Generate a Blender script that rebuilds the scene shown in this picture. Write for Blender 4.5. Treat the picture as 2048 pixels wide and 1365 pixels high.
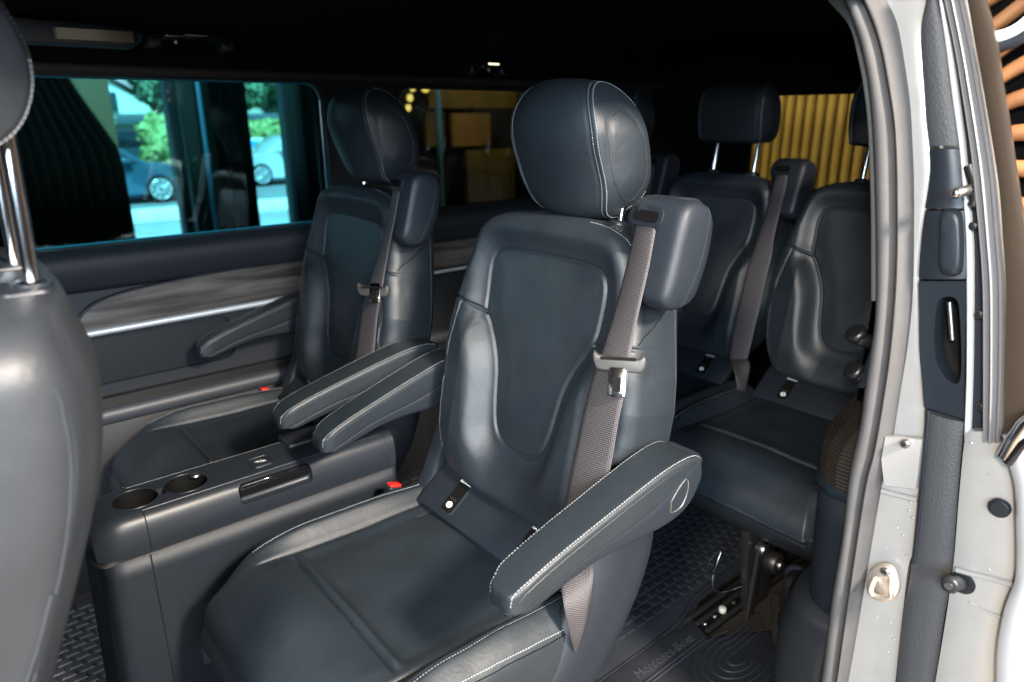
import bpy, bmesh, math, random
import numpy as np
from mathutils import Vector, Matrix, Quaternion
from mathutils.bvhtree import BVHTree
random.seed(7); rng=np.random.default_rng(7)
for o in list(bpy.data.objects): bpy.data.objects.remove(o)
sc=bpy.context.scene
COL=sc.collection
pi=math.pi

# ---------------------------------------------------------------- camera, world, lamps
# X runs towards the rear of the van, Y across it (away from the open sliding door), Z up; z=0 is the van floor
cam_d=bpy.data.cameras.new('camera'); cam=bpy.data.objects.new('camera',cam_d); COL.objects.link(cam)
cam_d.sensor_width=36; cam_d.lens=24.5164; cam_d.clip_start=.02; cam_d.clip_end=400
cam.matrix_world=Matrix([[0.767112, 0.200616, -0.609337, 0.0], [-0.641499, 0.233623, -0.730685, 0.0], [-0.004232, 0.951406, 0.30791, 1.18], [0.0, 0.0, 0.0, 1.0]])
cam_d.dof.use_dof=True; cam_d.dof.focus_distance=1.12; cam_d.dof.aperture_fstop=3.2
sc.camera=cam
sc.view_settings.view_transform='Standard'; sc.view_settings.look='None'; sc.view_settings.exposure=1.3; sc.view_settings.gamma=1
sc.cycles.use_denoising=True
sc.cycles.max_bounces=6; sc.cycles.transparent_max_bounces=12
sc.cycles.sample_clamp_indirect=4; sc.cycles.caustics_reflective=False; sc.cycles.caustics_refractive=False

world=bpy.data.worlds.new("World"); sc.world=world; world.use_nodes=True
wn=world.node_tree; bg=wn.nodes['Background']; sky=wn.nodes.new('ShaderNodeTexSky'); sky.sky_type='NISHITA'; sky.sun_disc=False
SUN_EL=math.radians(48); SUN_AZ=math.radians(200)   # sun stands behind the camera side, high over the showroom roof
sky.sun_elevation=SUN_EL; sky.sun_rotation=SUN_AZ
wn.links.new(sky.outputs[0],bg.inputs[0]); bg.inputs[1].default_value=0.13
def aim(o,d): o.rotation_euler=Vector(d).to_track_quat('-Z','Y').to_euler()
sl=bpy.data.lights.new('sun','SUN'); sl.energy=4.8; sl.angle=math.radians(.5); sl.color=(1,.96,.9)
so=bpy.data.objects.new('sun',sl); COL.objects.link(so); so.location=(0,-4,12)
aim(so,(-math.sin(SUN_AZ)*math.cos(SUN_EL),-math.cos(SUN_AZ)*math.cos(SUN_EL),-math.sin(SUN_EL)))
def area(name,loc,tgt,sx,sy,power,col):
    l=bpy.data.lights.new(name,'AREA'); l.shape='RECTANGLE'; l.size=sx; l.size_y=sy; l.energy=power; l.color=col
    o=bpy.data.objects.new(name,l); COL.objects.link(o); o.location=loc; aim(o,Vector(tgt)-Vector(loc)); return o
# showroom lights: warm ceiling spots above and behind the photographer, cool window light from the front of the van; two added fills
area('showroom_lamp_warm',(-1.55,-.62,2.15),(1.5,.75,.5),.30,.30,56,(1,.87,.74))
area('showroom_lamp_side',(.60,-1.35,2.25),(.75,.7,.5),.30,.30,118,(1,.87,.73))
area('showroom_window_cool',(-2.2,-1.5,1.72),(.9,.95,.85),2.0,1.3,98,(.66,.83,1))
area('soft_front_fill',(-.3,-2.7,2.05),(1.0,.9,.8),2.4,.8,78,(.88,.94,1))  # broad general fill added on the door side, no known source
area('slat_wall_fill',(4.1,2.6,3.0),(5.0,2.6,1.4),1.2,.3,34,(1,.90,.66))  # added to brighten the slats, no known lamp here

# ---------------------------------------------------------------- materials
def new_mat(name):
    m=bpy.data.materials.new(name); m.use_nodes=True; nt=m.node_tree; return m,nt,nt.nodes['Principled BSDF']
def mat(name,col,rough=.5,metal=0,spec=.5,bump=0,scale=300,var=0,vscale=8,coat=0,sheen=0,kind='noise',detail=3,rvar=0):
    m,nt,b=new_mat(name)
    b.inputs['Base Color'].default_value=(*col,1); b.inputs['Roughness'].default_value=rough
    b.inputs['Metallic'].default_value=metal; b.inputs['Specular IOR Level'].default_value=spec
    if coat: b.inputs['Coat Weight'].default_value=coat; b.inputs['Coat Roughness'].default_value=.08
    if sheen: b.inputs['Sheen Weight'].default_value=sheen; b.inputs['Sheen Roughness'].default_value=.5
    tc=nt.nodes.new('ShaderNodeTexCoord')
    if bump:
        if kind=='voronoi':
            t=nt.nodes.new('ShaderNodeTexVoronoi'); t.feature='DISTANCE_TO_EDGE'; t.inputs['Scale'].default_value=scale; out=t.outputs['Distance']
        else:
            t=nt.nodes.new('ShaderNodeTexNoise'); t.inputs['Scale'].default_value=scale; t.inputs['Detail'].default_value=detail; out=t.outputs['Fac']
        nt.links.new(tc.outputs['Object'],t.inputs['Vector'])
        bp=nt.nodes.new('ShaderNodeBump'); bp.inputs['Strength'].default_value=bump; bp.inputs['Distance'].default_value=.001
        nt.links.new(out,bp.inputs['Height']); nt.links.new(bp.outputs[0],b.inputs['Normal'])
    if var:
        n=nt.nodes.new('ShaderNodeTexNoise'); n.inputs['Scale'].default_value=vscale; n.inputs['Detail'].default_value=5
        nt.links.new(tc.outputs['Object'],n.inputs['Vector'])
        r=nt.nodes.new('ShaderNodeValToRGB'); r.color_ramp.elements[0].position=.3; r.color_ramp.elements[1].position=.72
        r.color_ramp.elements[0].color=(*[c*(1-var) for c in col],1); r.color_ramp.elements[1].color=(*[min(1,c*(1+var)) for c in col],1)
        nt.links.new(n.outputs['Fac'],r.inputs[0]); nt.links.new(r.outputs[0],b.inputs['Base Color'])
        mr=nt.nodes.new('ShaderNodeMapRange'); mr.inputs['To Min'].default_value=max(0,rough-.06-rvar); mr.inputs['To Max'].default_value=rough+.06+rvar
        nt.links.new(n.outputs['Fac'],mr.inputs['Value']); nt.links.new(mr.outputs[0],b.inputs['Roughness'])
    return m
def leather_mat(name,col,rough):
    m,nt,b=new_mat(name)
    tc=nt.nodes.new('ShaderNodeTexCoord')
    v=nt.nodes.new('ShaderNodeTexVoronoi'); v.feature='DISTANCE_TO_EDGE'; v.inputs['Scale'].default_value=620
    n1=nt.nodes.new('ShaderNodeTexNoise'); n1.inputs['Scale'].default_value=1500
    n2=nt.nodes.new('ShaderNodeTexNoise'); n2.inputs['Scale'].default_value=9; n2.inputs['Detail'].default_value=6
    n3=nt.nodes.new('ShaderNodeTexNoise'); n3.inputs['Scale'].default_value=34; n3.inputs['Detail'].default_value=4; n3.inputs['Distortion'].default_value=.6
    for t in (v,n1,n2,n3): nt.links.new(tc.outputs['Object'],t.inputs['Vector'])
    b1=nt.nodes.new('ShaderNodeBump'); b1.inputs['Strength'].default_value=.42; b1.inputs['Distance'].default_value=.0005
    b2=nt.nodes.new('ShaderNodeBump'); b2.inputs['Strength'].default_value=.10; b2.inputs['Distance'].default_value=.0003
    b3=nt.nodes.new('ShaderNodeBump'); b3.inputs['Strength'].default_value=.20; b3.inputs['Distance'].default_value=.004
    nt.links.new(v.outputs['Distance'],b1.inputs['Height']); nt.links.new(n1.outputs['Fac'],b2.inputs['Height']); nt.links.new(n3.outputs['Fac'],b3.inputs['Height'])
    nt.links.new(b3.outputs[0],b2.inputs['Normal']); nt.links.new(b2.outputs[0],b1.inputs['Normal']); nt.links.new(b1.outputs[0],b.inputs['Normal'])
    r=nt.nodes.new('ShaderNodeValToRGB'); r.color_ramp.elements[0].position=.3; r.color_ramp.elements[1].position=.75
    r.color_ramp.elements[0].color=(*[c*.85 for c in col],1); r.color_ramp.elements[1].color=(*[c*1.2 for c in col],1)
    nt.links.new(n2.outputs['Fac'],r.inputs[0]); nt.links.new(r.outputs[0],b.inputs['Base Color'])
    mr=nt.nodes.new('ShaderNodeMapRange'); mr.inputs['To Min'].default_value=rough-.05; mr.inputs['To Max'].default_value=rough+.07
    nt.links.new(n2.outputs['Fac'],mr.inputs['Value']); nt.links.new(mr.outputs[0],b.inputs['Roughness'])
    b.inputs['Specular IOR Level'].default_value=.5
    return m
LEATHER=leather_mat('blue_black_leather',(.0108,.0155,.0202),.46)
LEATHER2=leather_mat('dark_leather',(.0092,.0125,.0162),.46)
PLAST=mat('grained_plastic',(.0095,.013,.0185),.50,spec=.36,bump=.35,scale=480,kind='voronoi')
PLAST_DK=mat('dark_plastic',(.012,.014,.017),.42,bump=.3,scale=500)
PLAST_SM=mat('satin_plastic',(.012,.0155,.021),.40,spec=.36,bump=.12,scale=900)
GLOSS=mat('gloss_black',(.006,.006,.007),.08)
BLACK=mat('black_void',(.003,.003,.003),.7,spec=.12)
HEAD=mat('black_headliner',(.0035,.0036,.004),.95,spec=.1,bump=.4,scale=900)
CHROME=mat('chrome',(.8,.8,.82),.12,metal=1)
STEEL=mat('brushed_steel',(.42,.42,.42),.35,metal=1,bump=.1,scale=300)
DSTEEL=mat('dark_steel',(.06,.055,.05),.42,metal=.8,bump=.2,scale=300)
THREAD=mat('pale_thread',(.25,.265,.275),.7)
THREAD_DK=mat('grey_thread',(.12,.14,.15),.7)
RED=mat('red_plastic',(.75,.02,.012),.4)
WHITE_PRINT=mat('white_print',(.7,.72,.72),.5)
RUBBER=mat('seal_rubber',(.060,.059,.060),.85,spec=.3,bump=.25,scale=420,var=.1,vscale=30)
FLOORM=mat('floor_mat_rubber',(.014,.0165,.022),.62,spec=.35,bump=.3,scale=500,var=.2,vscale=20)
CARPET=mat('charcoal_carpet',(.030,.027,.024),.95,spec=.1,bump=1,scale=500,var=.5,vscale=300,detail=6)
PAINT=mat('silver_paint',(.35,.345,.335),.30,metal=.25,coat=.6,var=.03,vscale=30)
PAINT_W=mat('bright_silver_paint',(.55,.56,.58),.25,coat=.8)
def belt_mat():
    m,nt,b=new_mat('seat_belt_webbing'); tc=nt.nodes.new('ShaderNodeTexCoord')
    b.inputs['Roughness'].default_value=.5
    mp=nt.nodes.new('ShaderNodeMapping'); mp.inputs['Scale'].default_value=(1,1,1)
    nt.links.new(tc.outputs['UV'],mp.inputs[0])
    w1=nt.nodes.new('ShaderNodeTexWave'); w1.bands_direction='X'; w1.inputs['Scale'].default_value=.30*26
    w2=nt.nodes.new('ShaderNodeTexWave'); w2.bands_direction='Y'; w2.inputs['Scale'].default_value=100
    nt.links.new(mp.outputs[0],w1.inputs[0]); nt.links.new(mp.outputs[0],w2.inputs[0])
    mul=nt.nodes.new('ShaderNodeMath'); mul.operation='MULTIPLY'
    nt.links.new(w1.outputs['Fac'],mul.inputs[0]); nt.links.new(w2.outputs['Fac'],mul.inputs[1])
    r=nt.nodes.new('ShaderNodeValToRGB'); r.color_ramp.elements[0].color=(.016,.014,.015,1); r.color_ramp.elements[1].color=(.115,.106,.112,1)
    nt.links.new(mul.outputs[0],r.inputs[0]); nt.links.new(r.outputs[0],b.inputs['Base Color'])
    bp=nt.nodes.new('ShaderNodeBump'); bp.inputs['Strength'].default_value=.7; bp.inputs['Distance'].default_value=.0008
    nt.links.new(mul.outputs[0],bp.inputs['Height']); nt.links.new(bp.outputs[0],b.inputs['Normal'])
    return m
BELT=belt_mat()
def wood_mat(name,a,bc,rough,sc_=(1,1,1),stripe=0):
    m,nt,b=new_mat(name); tc=nt.nodes.new('ShaderNodeTexCoord'); b.inputs['Roughness'].default_value=rough
    mp=nt.nodes.new('ShaderNodeMapping'); mp.inputs['Scale'].default_value=sc_; nt.links.new(tc.outputs['Object'],mp.inputs[0])
    n=nt.nodes.new('ShaderNodeTexNoise'); n.inputs['Scale'].default_value=5; n.inputs['Detail'].default_value=8; n.inputs['Distortion'].default_value=.35
    nt.links.new(mp.outputs[0],n.inputs[0]); r=nt.nodes.new('ShaderNodeValToRGB')
    r.color_ramp.elements[0].position=.35; r.color_ramp.elements[1].position=.7
    r.color_ramp.elements[0].color=(*a,1); r.color_ramp.elements[1].color=(*bc,1)
    nt.links.new(n.outputs['Fac'],r.inputs[0]); nt.links.new(r.outputs[0],b.inputs['Base Color']); return m
WOOD=wood_mat('dark_ribbed_wood',(.020,.016,.014),(.12,.102,.09),.38,(.9,1,13))

# ---------------------------------------------------------------- helpers
def link(name,me,m=None,parent=None,smooth=True):
    o=bpy.data.objects.new(name,me); COL.objects.link(o)
    if m is not None: me.materials.append(m)
    if smooth: me.shade_smooth()
    if parent is not None: o.parent=parent
    return o
def mesh(name,v,f,m=None,parent=None,smooth=True):
    me=bpy.data.meshes.new(name)
    me.from_pydata([tuple(map(float,p)) for p in v],[],[tuple(map(int,q)) for q in f]); me.validate(); me.update()
    return link(name,me,m,parent,smooth)
def thing(name,label,cat,loc=(0,0,0),group=None):
    o=bpy.data.objects.new(name,None); o.empty_display_size=.05; COL.objects.link(o); o.location=loc
    o['label']=label; o['category']=cat
    if group: o['group']=group
    return o
def tag(o,label,cat,group=None,kind=None):
    if label: o['label']=label
    if cat: o['category']=cat
    if group: o['group']=group
    if kind: o['kind']=kind
    return o
def stuff(o): o['kind']='stuff'; return o
def struct(o): o['kind']='structure'; return o
def grid_faces(nr,nc,close_c=False,off=0,flip=False):
    i,j=np.meshgrid(np.arange(nr-1),np.arange(nc if close_c else nc-1),indexing='ij'); j2=(j+1)%nc
    q=np.stack([i*nc+j,i*nc+j2,(i+1)*nc+j2,(i+1)*nc+j],-1).reshape(-1,4)+off
    return q[:,::-1] if flip else q
def np_mesh(name,v,quads,extra=(),m=None,parent=None,smooth=True):
    v=np.asarray(v,dtype=np.float32).reshape(-1,3); f=[tuple(q) for q in quads.tolist()]+[tuple(e) for e in extra]
    me=bpy.data.meshes.new(name); me.from_pydata(v.tolist(),[],f); me.update()
    bm=bmesh.new(); bm.from_mesh(me); bmesh.ops.recalc_face_normals(bm,faces=bm.faces)
    if len(extra) and bm.calc_volume(signed=True)<0: bmesh.ops.reverse_faces(bm,faces=bm.faces)
    bm.to_mesh(me); bm.free()
    return link(name,me,m,parent,smooth)
def box(name,lo,hi,m,parent=None,bev=.004,seg=2,mtx=None,smooth=True):
    bm=bmesh.new(); bmesh.ops.create_cube(bm,size=1)
    c=[(a+b)/2 for a,b in zip(lo,hi)]; s=[abs(b-a) for a,b in zip(lo,hi)]
    for v in bm.verts: v.co=Vector((v.co.x*s[0]+c[0],v.co.y*s[1]+c[1],v.co.z*s[2]+c[2]))
    if bev: bmesh.ops.bevel(bm,geom=bm.edges[:],offset=min(bev,min(s)*.45),segments=seg,profile=.5,affect='EDGES')
    if mtx is not None: bm.transform(mtx)
    me=bpy.data.meshes.new(name); bm.to_mesh(me); bm.free(); o=link(name,me,m,parent,smooth)
    return o
def prism(name,poly,axis,lo,hi,m,parent=None,bev=0,seg=2):
    """poly: 2-D outline; extruded along axis (0 x,1 y,2 z) from lo to hi"""
    def p3(p,t):
        l=list(p); l.insert(axis,t); return l
    n=len(poly); bm=bmesh.new()
    a=[bm.verts.new(p3(p,lo)) for p in poly]; b=[bm.verts.new(p3(p,hi)) for p in poly]
    bm.faces.new(a); bm.faces.new(b[::-1])
    for i in range(n): bm.faces.new((a[i],b[i],b[(i+1)%n],a[(i+1)%n]))
    bmesh.ops.recalc_face_normals(bm,faces=bm.faces)
    if bev:
        es=[e for e in bm.edges if abs(e.verts[0].co[axis]-e.verts[1].co[axis])<1e-7]
        bmesh.ops.bevel(bm,geom=es,offset=bev,segments=seg,profile=.5,affect='EDGES')
    me=bpy.data.meshes.new(name); bm.to_mesh(me); bm.free(); o=link(name,me,m,parent,True); sharp(o); return o
def sharp(o,ang=35):
    me=o.data; me.set_sharp_from_angle(angle=math.radians(ang)); return o
def rrect(x0,y0,x1,y1,r,n=6):
    out=[]
    for cx,cy,a in ((x1-r,y1-r,0),(x0+r,y1-r,90),(x0+r,y0+r,180),(x1-r,y0+r,270)):
        for k in range(n+1): t=math.radians(a+90*k/n); out.append((cx+r*math.cos(t),cy+r*math.sin(t)))
    return out
def resample(pts,n,closed=False):
    p=np.array(pts,float)
    if closed: p=np.vstack([p,p[:1]])
    s=np.r_[0,np.cumsum(np.linalg.norm(np.diff(p,axis=0),axis=1))]
    t=np.linspace(0,s[-1],n,endpoint=not closed)
    return np.stack([np.interp(t,s,p[:,k]) for k in range(p.shape[1])],1)
def smooth_curve(pts,n,closed=False):
    """Catmull-Rom through pts, then resampled to n"""
    p=np.array(pts,float); m=len(p); out=[]
    rngi=range(m if closed else m-1)
    for i in rngi:
        if closed: a,b,c,d=p[(i-1)%m],p[i],p[(i+1)%m],p[(i+2)%m]
        else: a,b,c,d=p[max(i-1,0)],p[i],p[i+1],p[min(i+2,m-1)]
        for t in np.linspace(0,1,12,endpoint=False):
            out.append(.5*((2*b)+(-a+c)*t+(2*a-5*b+4*c-d)*t*t+(-a+3*b-3*c+d)*t**3))
    if not closed: out.append(p[-1])
    return resample(out,n,closed)
def tube_np(path,r,seg=10,cap=True):
    p=np.array(path,float); n=len(p); r=np.broadcast_to(r,(n,))
    T=np.gradient(p,axis=0); T/=np.linalg.norm(T,axis=1)[:,None]+1e-12
    up=np.array([0,0,1.]) if abs(T[0][2])<.9 else np.array([1.,0,0]); N=np.cross(T[0],up); N/=np.linalg.norm(N); V=[]
    for i in range(n):
        N=N-T[i]*(N@T[i]); N/=np.linalg.norm(N); B=np.cross(T[i],N)
        for k in range(seg):
            a=2*pi*k/seg; V.append(p[i]+r[i]*(math.cos(a)*N+math.sin(a)*B))
    F=grid_faces(n,seg,True); ex=[tuple(range(seg))[::-1],tuple(range((n-1)*seg,n*seg))] if cap else []
    return np.array(V),F,ex
def tube(name,path,r,m,parent=None,seg=12):
    V,F,ex=tube_np(path,r,seg); o=np_mesh(name,V,F,ex,m,parent); sharp(o,50); return o
def cyl(name,a,b,r,m,parent=None,seg=24,bev=.0):
    a=np.array(a,float); b=np.array(b,float)
    if bev:
        d=(b-a)/np.linalg.norm(b-a); path=[a,a+d*1e-5,a+d*bev,b-d*bev,b-d*1e-5,b]; rr=[r-bev,r-bev*.99,r,r,r-bev*.99,r-bev]
    else: path=[a,b]; rr=[r,r]
    return tube(name,path,np.array(rr),m,parent,seg)
def dist_poly(P,poly,closed=True):
    """P (...,2) distance to polyline, and inside flag"""
    q=np.array(poly,float); a=q; b=np.roll(q,-1,axis=0)
    if not closed: a,b=q[:-1],q[1:]
    D=np.full(P.shape[:-1],1e9); ins=np.zeros(P.shape[:-1],bool)
    for u,w in zip(a,b):
        d=w-u; L=d@d+1e-18; t=np.clip(((P-u)@d)/L,0,1); e=P-(u+t[...,None]*d); D=np.minimum(D,np.hypot(e[...,0],e[...,1]))
        if closed:
            c=((u[1]>P[...,1])!=(w[1]>P[...,1]))
            xi=(w[0]-u[0])*(P[...,1]-u[1])/((w[1]-u[1]) if abs(w[1]-u[1])>1e-12 else 1e-12)+u[0]
            ins^=c&(P[...,0]<xi)
    return D,ins
def ss(a,b,x): t=np.clip((x-a)/(b-a),0,1); return t*t*(3-2*t)
def G(d,w): return np.exp(-(d/w)**2)
def bvh_of(o):
    me=o.data; return BVHTree.FromPolygons([v.co.copy() for v in me.vertices],[tuple(p.vertices) for p in me.polygons])
def stitches(name,lines,target,m,parent,pitch=.0046,length=.0034,r=.00042,lift=.0001,wid=1.3,up_only=False):
    """little thread loops laid end to end along lines, snapped to the target's surface"""
    bt=bvh_of(target) if target is not None else None; V=[];F=[]
    for ln in lines:
        p=np.array(ln,float); L=np.linalg.norm(np.diff(p,axis=0),axis=1).sum(); n=max(2,int(L/pitch)); q=resample(p,n)
        Q=[];N=[]
        for c in q:
            if bt:
                loc,nor,_,_=bt.find_nearest(Vector(c)); nor=-nor if up_only and nor.z<-.1 else nor; Q.append(np.array(loc)); N.append(np.array(nor))
            else: Q.append(c);N.append(np.array([0,-.7,.7]))
        for i in range(len(Q)-1):
            d=Q[i+1]-Q[i]; l=np.linalg.norm(d)
            if l<1e-5: continue
            d/=l; nn=N[i]-d*(N[i]@d); nn/=np.linalg.norm(nn)+1e-9; s=np.cross(d,nn); a=Q[i]+nn*(r*.4+lift); b=a+d*length
            k=len(V); w=r*wid
            V+= [a-s*w*.5,a+s*w*.5,a+s*w+d*length*.25,a-s*w+d*length*.25,a+s*w+d*length*.75,a-s*w+d*length*.75,b+s*w*.5,b-s*w*.5]
            mid=nn*r*1.3
            V+= [a+d*length*.25+mid,a+d*length*.75+mid]
            F+=[(k,k+1,k+8),(k,k+8,k+3),(k+1,k+2,k+8),(k+8,k+2,k+4,k+9),(k+3,k+8,k+9,k+5),(k+9,k+4,k+6),(k+5,k+9,k+7),(k+9,k+6,k+7)]
    return stuff(mesh(name,V,F,m,parent,True))
def text_part(name,body,size,mtx,m,parent,ext=.0004,sx=1):
    c=bpy.data.curves.new(name,'FONT'); c.body=body; c.size=size; c.extrude=ext; c.align_x='CENTER'; c.align_y='CENTER'; c.resolution_u=3
    o=bpy.data.objects.new(name,c); COL.objects.link(o)
    dg=bpy.context.evaluated_depsgraph_get(); me=bpy.data.meshes.new_from_object(o.evaluated_get(dg)); bpy.data.objects.remove(o)
    me.transform(Matrix.Diagonal((sx,1,1,1))); me.transform(mtx); me.name=name
    return link(name,me,m,parent,False)
def frame(origin,xdir,ydir):
    x=Vector(xdir).normalized(); y=Vector(ydir).normalized(); z=x.cross(y).normalized(); y=z.cross(x)
    M_=Matrix.Identity(4)
    for i,a in enumerate((x,y,z)):
        for k in range(3): M_[k][i]=a[k]
    for k in range(3): M_[k][3]=origin[k]
    return M_
# ---------------------------------------------------------------- seats
# a seat is built in its own frame: X rearwards, a sideways from its middle, Z up from the van floor; its empty stands at X = SX
SX=.45
NF=np.array([-.979,0,.205])
def Xp(z): return .727+.21*(z-.609)
def fpt(a,z,c=0.): return np.array([Xp(z),a,z])+NF*c
def half(poly): return poly+[(-a,z) for a,z in poly[::-1]]
PANEL=half([(.0,.953),(.06,.953),(.105,.951),(.128,.944),(.139,.930),(.143,.908),(.142,.875),(.138,.838),(.122,.812),(.106,.786),(.094,.76),(.085,.73),(.078,.69),(.071,.655),(.063,.632),(.050,.617),(.030,.608),(.0,.605)])
PANEL=[tuple(q) for q in smooth_curve(PANEL[:-1],150,True)]
WZ=[.505,.515,.53,.56,.60,.65,.70,.75,.80,.85,.90,.95,.98,.999,1.012,1.019,1.022]
WW=[.150,.170,.186,.202,.222,.238,.246,.246,.238,.226,.214,.200,.186,.168,.140,.110,.085]
def hw(z): return np.interp(z,WZ,WW)
STITCH=[(.188,.838),(.198,.80),(.210,.76),(.216,.715),(.215,.67),(.208,.63),(.196,.59),(.18,.55)]
WINGSEAM=[(.262,.862),(.225,.853),(.185,.842),(.150,.834),(.138,.830)]
def front_c(A,Z):
    P=np.stack([A,Z],-1); d,ins=dist_poly(P,PANEL); t=np.abs(A)
    out=np.where(ins,0,d)
    low=ss(.86,.80,Z)*ss(.50,.60,Z)                     # where the side wings stand out
    frame=.020*ss(.0,.045,out)+.002
    wing=.033*ss(.0,.06,out)*ss(.035,.12,t)
    c=frame*(1-low)+ (frame*.35+wing)*low
    c-=low*.30*np.clip(t-.152,0,.2)*ss(.145,.165,t)
    c+=np.where(ins,.0035*ss(0,.05,d)-.0035*ss(.06,.0,np.abs(A))*0,0)
    c-=.0045*G(d,.0030)                                 # panel seam
    c+=.010*ss(.605,.53,Z)*ss(.16,.05,t)                # roll under the panel
    Pm=np.stack([t,Z],-1)
    d2,_=dist_poly(Pm,WINGSEAM,False); c-=.0065*G(d2,.0026); c+=.003*G(d2,.016)
    d3,_=dist_poly(Pm,STITCH,False); c-=.0030*G(d3,.0028)
    c+=.0010*np.sin(A*31+Z*17)*np.sin(Z*23-A*9)
    return c
def make_backrest(parent,m,NR=270,NF_=220,T0=.105):
    z=np.r_[np.linspace(.507,1.0,NR-26),1.0+.0225*np.sin(np.linspace(.06,1,26)*pi/2)]
    W=hw(z); rc=.030
    rows=[]
    s=np.linspace(-1,1,NF_)
    s=np.sign(s)*np.abs(s)**.92
    A=(W-rc)[:,None]*s[None,:]; Z=np.repeat(z[:,None],NF_,1); Cf=front_c(A,Z)
    db=np.clip(1.0225-z,0,.05); topdrop=.05-np.sqrt(np.maximum(.05**2-(.05-db)**2,0))
    bb=np.clip(z-.507,0,.022); botdrop=.022-np.sqrt(np.maximum(.022**2-(.022-bb)**2,0))
    drop=topdrop*.8+botdrop
    Cf=Cf-drop[:,None]
    cb=-(T0+.0)*np.ones_like(z)+topdrop*.6+.03*ss(.62,.52,z)
    for i,zz in enumerate(z):
        w=W[i]; ring=[(A[i,k],Cf[i,k]) for k in range(NF_)]
        ce=Cf[i,-1]; n=9
        for k in range(1,n+1):
            t=pi/2*k/n; ring.append((w-rc+rc*math.sin(t),ce-rc*1.1*(1-math.cos(t))))
        c1=ce-rc*1.1; c2=cb[i]+.02
        for k in range(1,8): ring.append((w+.002*math.sin(pi*k/8),c1+(c2-c1)*k/8))
        for k in range(0,6):
            t=pi/2*k/5; ring.append((w-.02+.02*math.cos(t),c2-.02*math.sin(t)))
        for k in range(1,12): ring.append(((w-.02)*(1-2*k/12),cb[i]-.012*math.sin(pi*k/12)))
        for k in range(5,-1,-1):
            t=pi/2*k/5; ring.append((-(w-.02+.02*math.cos(t)),c2-.02*math.sin(t)))
        for k in range(7,0,-1): ring.append((-(w+.002*math.sin(pi*k/8)),c1+(c2-c1)*k/8))
        ce2=Cf[i,0]
        for k in range(n,0,-1):
            t=pi/2*k/n; ring.append((-(w-rc+rc*math.sin(t)),ce2-rc*1.1*(1-math.cos(t))))
        rows.append(ring)
    R=np.array(rows); nr,nc,_=R.shape
    V=np.zeros((nr,nc,3)); V[...,0]=Xp(z)[:,None]+NF[0]*R[...,1]; V[...,1]=R[...,0]; V[...,2]=z[:,None]+NF[2]*R[...,1]
    F=grid_faces(nr,nc,True)
    # close top and bottom with a centre fan
    V=V.reshape(-1,3); cb0=V[:nc].mean(0); ct=V[-nc:].mean(0); V=np.vstack([V,cb0,ct+[0,0,.002]])
    ex=[((j+1)%nc,j,nr*nc) for j in range(nc)]+[((nr-1)*nc+j,(nr-1)*nc+(j+1)%nc,nr*nc+1) for j in range(nc)]
    return np_mesh('backrest',V,F,ex,m,parent)
XF,XR=.222,.655
def cush_hw(x):
    return .260-.040*np.clip((XF+.09-x)/.09,0,1)**2.2
def cush_top(x,a):
    t=np.abs(a)
    z=.452+.006*np.cos(a*8)+.010*ss(.46,.30,x)-.018*ss(.33,.245,x)**1.5
    tap=ss(.262,.43,x)
    w1=.184
    z+=(.034*ss(w1-.004,.218,t)-.022*ss(.216,.262,t))*tap*(1-.25*ss(.5,.66,x))
    z-=.0055*G(t-w1,.0028)*ss(.30,.32,x)
    z-=.0030*G(t-.216,.003)*ss(.30,.33,x)
    xs=.366+0*a
    inner=ss(.176,.150,t)
    z+=inner*(-.0085*G(x-xs,.0032)+.0065*G(x-xs-.010,.008)+.003*G(x-xs+.03,.03)-.004*ss(0,.02,x-xs))
    z-=inner*.0022*G(t-.150,.0030)*ss(.60,.61,x)
    z+=.0010*np.sin(x*41+a*13)*np.sin(a*37-x*11)
    return z
def make_cushion(parent,m,NX=200,NA=200,zb=.285):
    u=np.linspace(0,1,NX)**1.25; x=XF+(XR-XF)*u
    s=np.linspace(-1,1,NA); H=cush_hw(x); A=H[:,None]*s[None]; X=np.repeat(x[:,None],NA,1)
    out=[(cush_hw(np.array(v)),v) for v in np.linspace(XF,XR,40)]
    poly=[(float(a),float(v)) for a,v in out]+[(-float(a),float(v)) for a,v in out[::-1]]
    d,_=dist_poly(np.stack([A,X],-1),poly)
    d=np.where(X>XR-.03,np.minimum(H[:,None]-np.abs(A),9),d); d=np.clip(d,0,1)
    Rf=.055*ss(.40,.26,X)+.022
    dd=np.clip(d,0,Rf); dropz=Rf-np.sqrt(np.maximum(Rf**2-(Rf-dd)**2,0))
    Z=cush_top(X,A)-dropz
    # walls
    nw=14; rows=[]
    for i in range(NX):
        L=[];zl=Z[i,0];zr=Z[i,-1]
        for k in range(nw,0,-1):
            f=k/nw; L.append((x[i],A[i,0]-.008*math.sin(pi*min(1,f*1.2)),zl+(zb-zl)*f))
        M_=[(x[i],A[i,j],Z[i,j]) for j in range(NA)]
        Rr=[(x[i],A[i,-1]+.008*math.sin(pi*min(1,(k/nw)*1.2)),zr+(zb-zr)*k/nw) for k in range(1,nw+1)]
        rows.append(L+M_+Rr)
    front=[]
    for k in range(nw,0,-1):
        f=k/nw; r0=rows[0]; zf=[q[2] for q in r0]
        front.append([(q[0]-.014*math.sin(pi*min(1,f*.9))-.0*f+.02*f*f,q[1]*(1+.03*math.sin(pi*f)),q[2]+(zb-q[2])*f) for q in r0])
    V=np.array(front+rows); nr,nc=V.shape[:2]
    return np_mesh('cushion',V.reshape(-1,3),grid_faces(nr,nc),(),m,parent)
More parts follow.
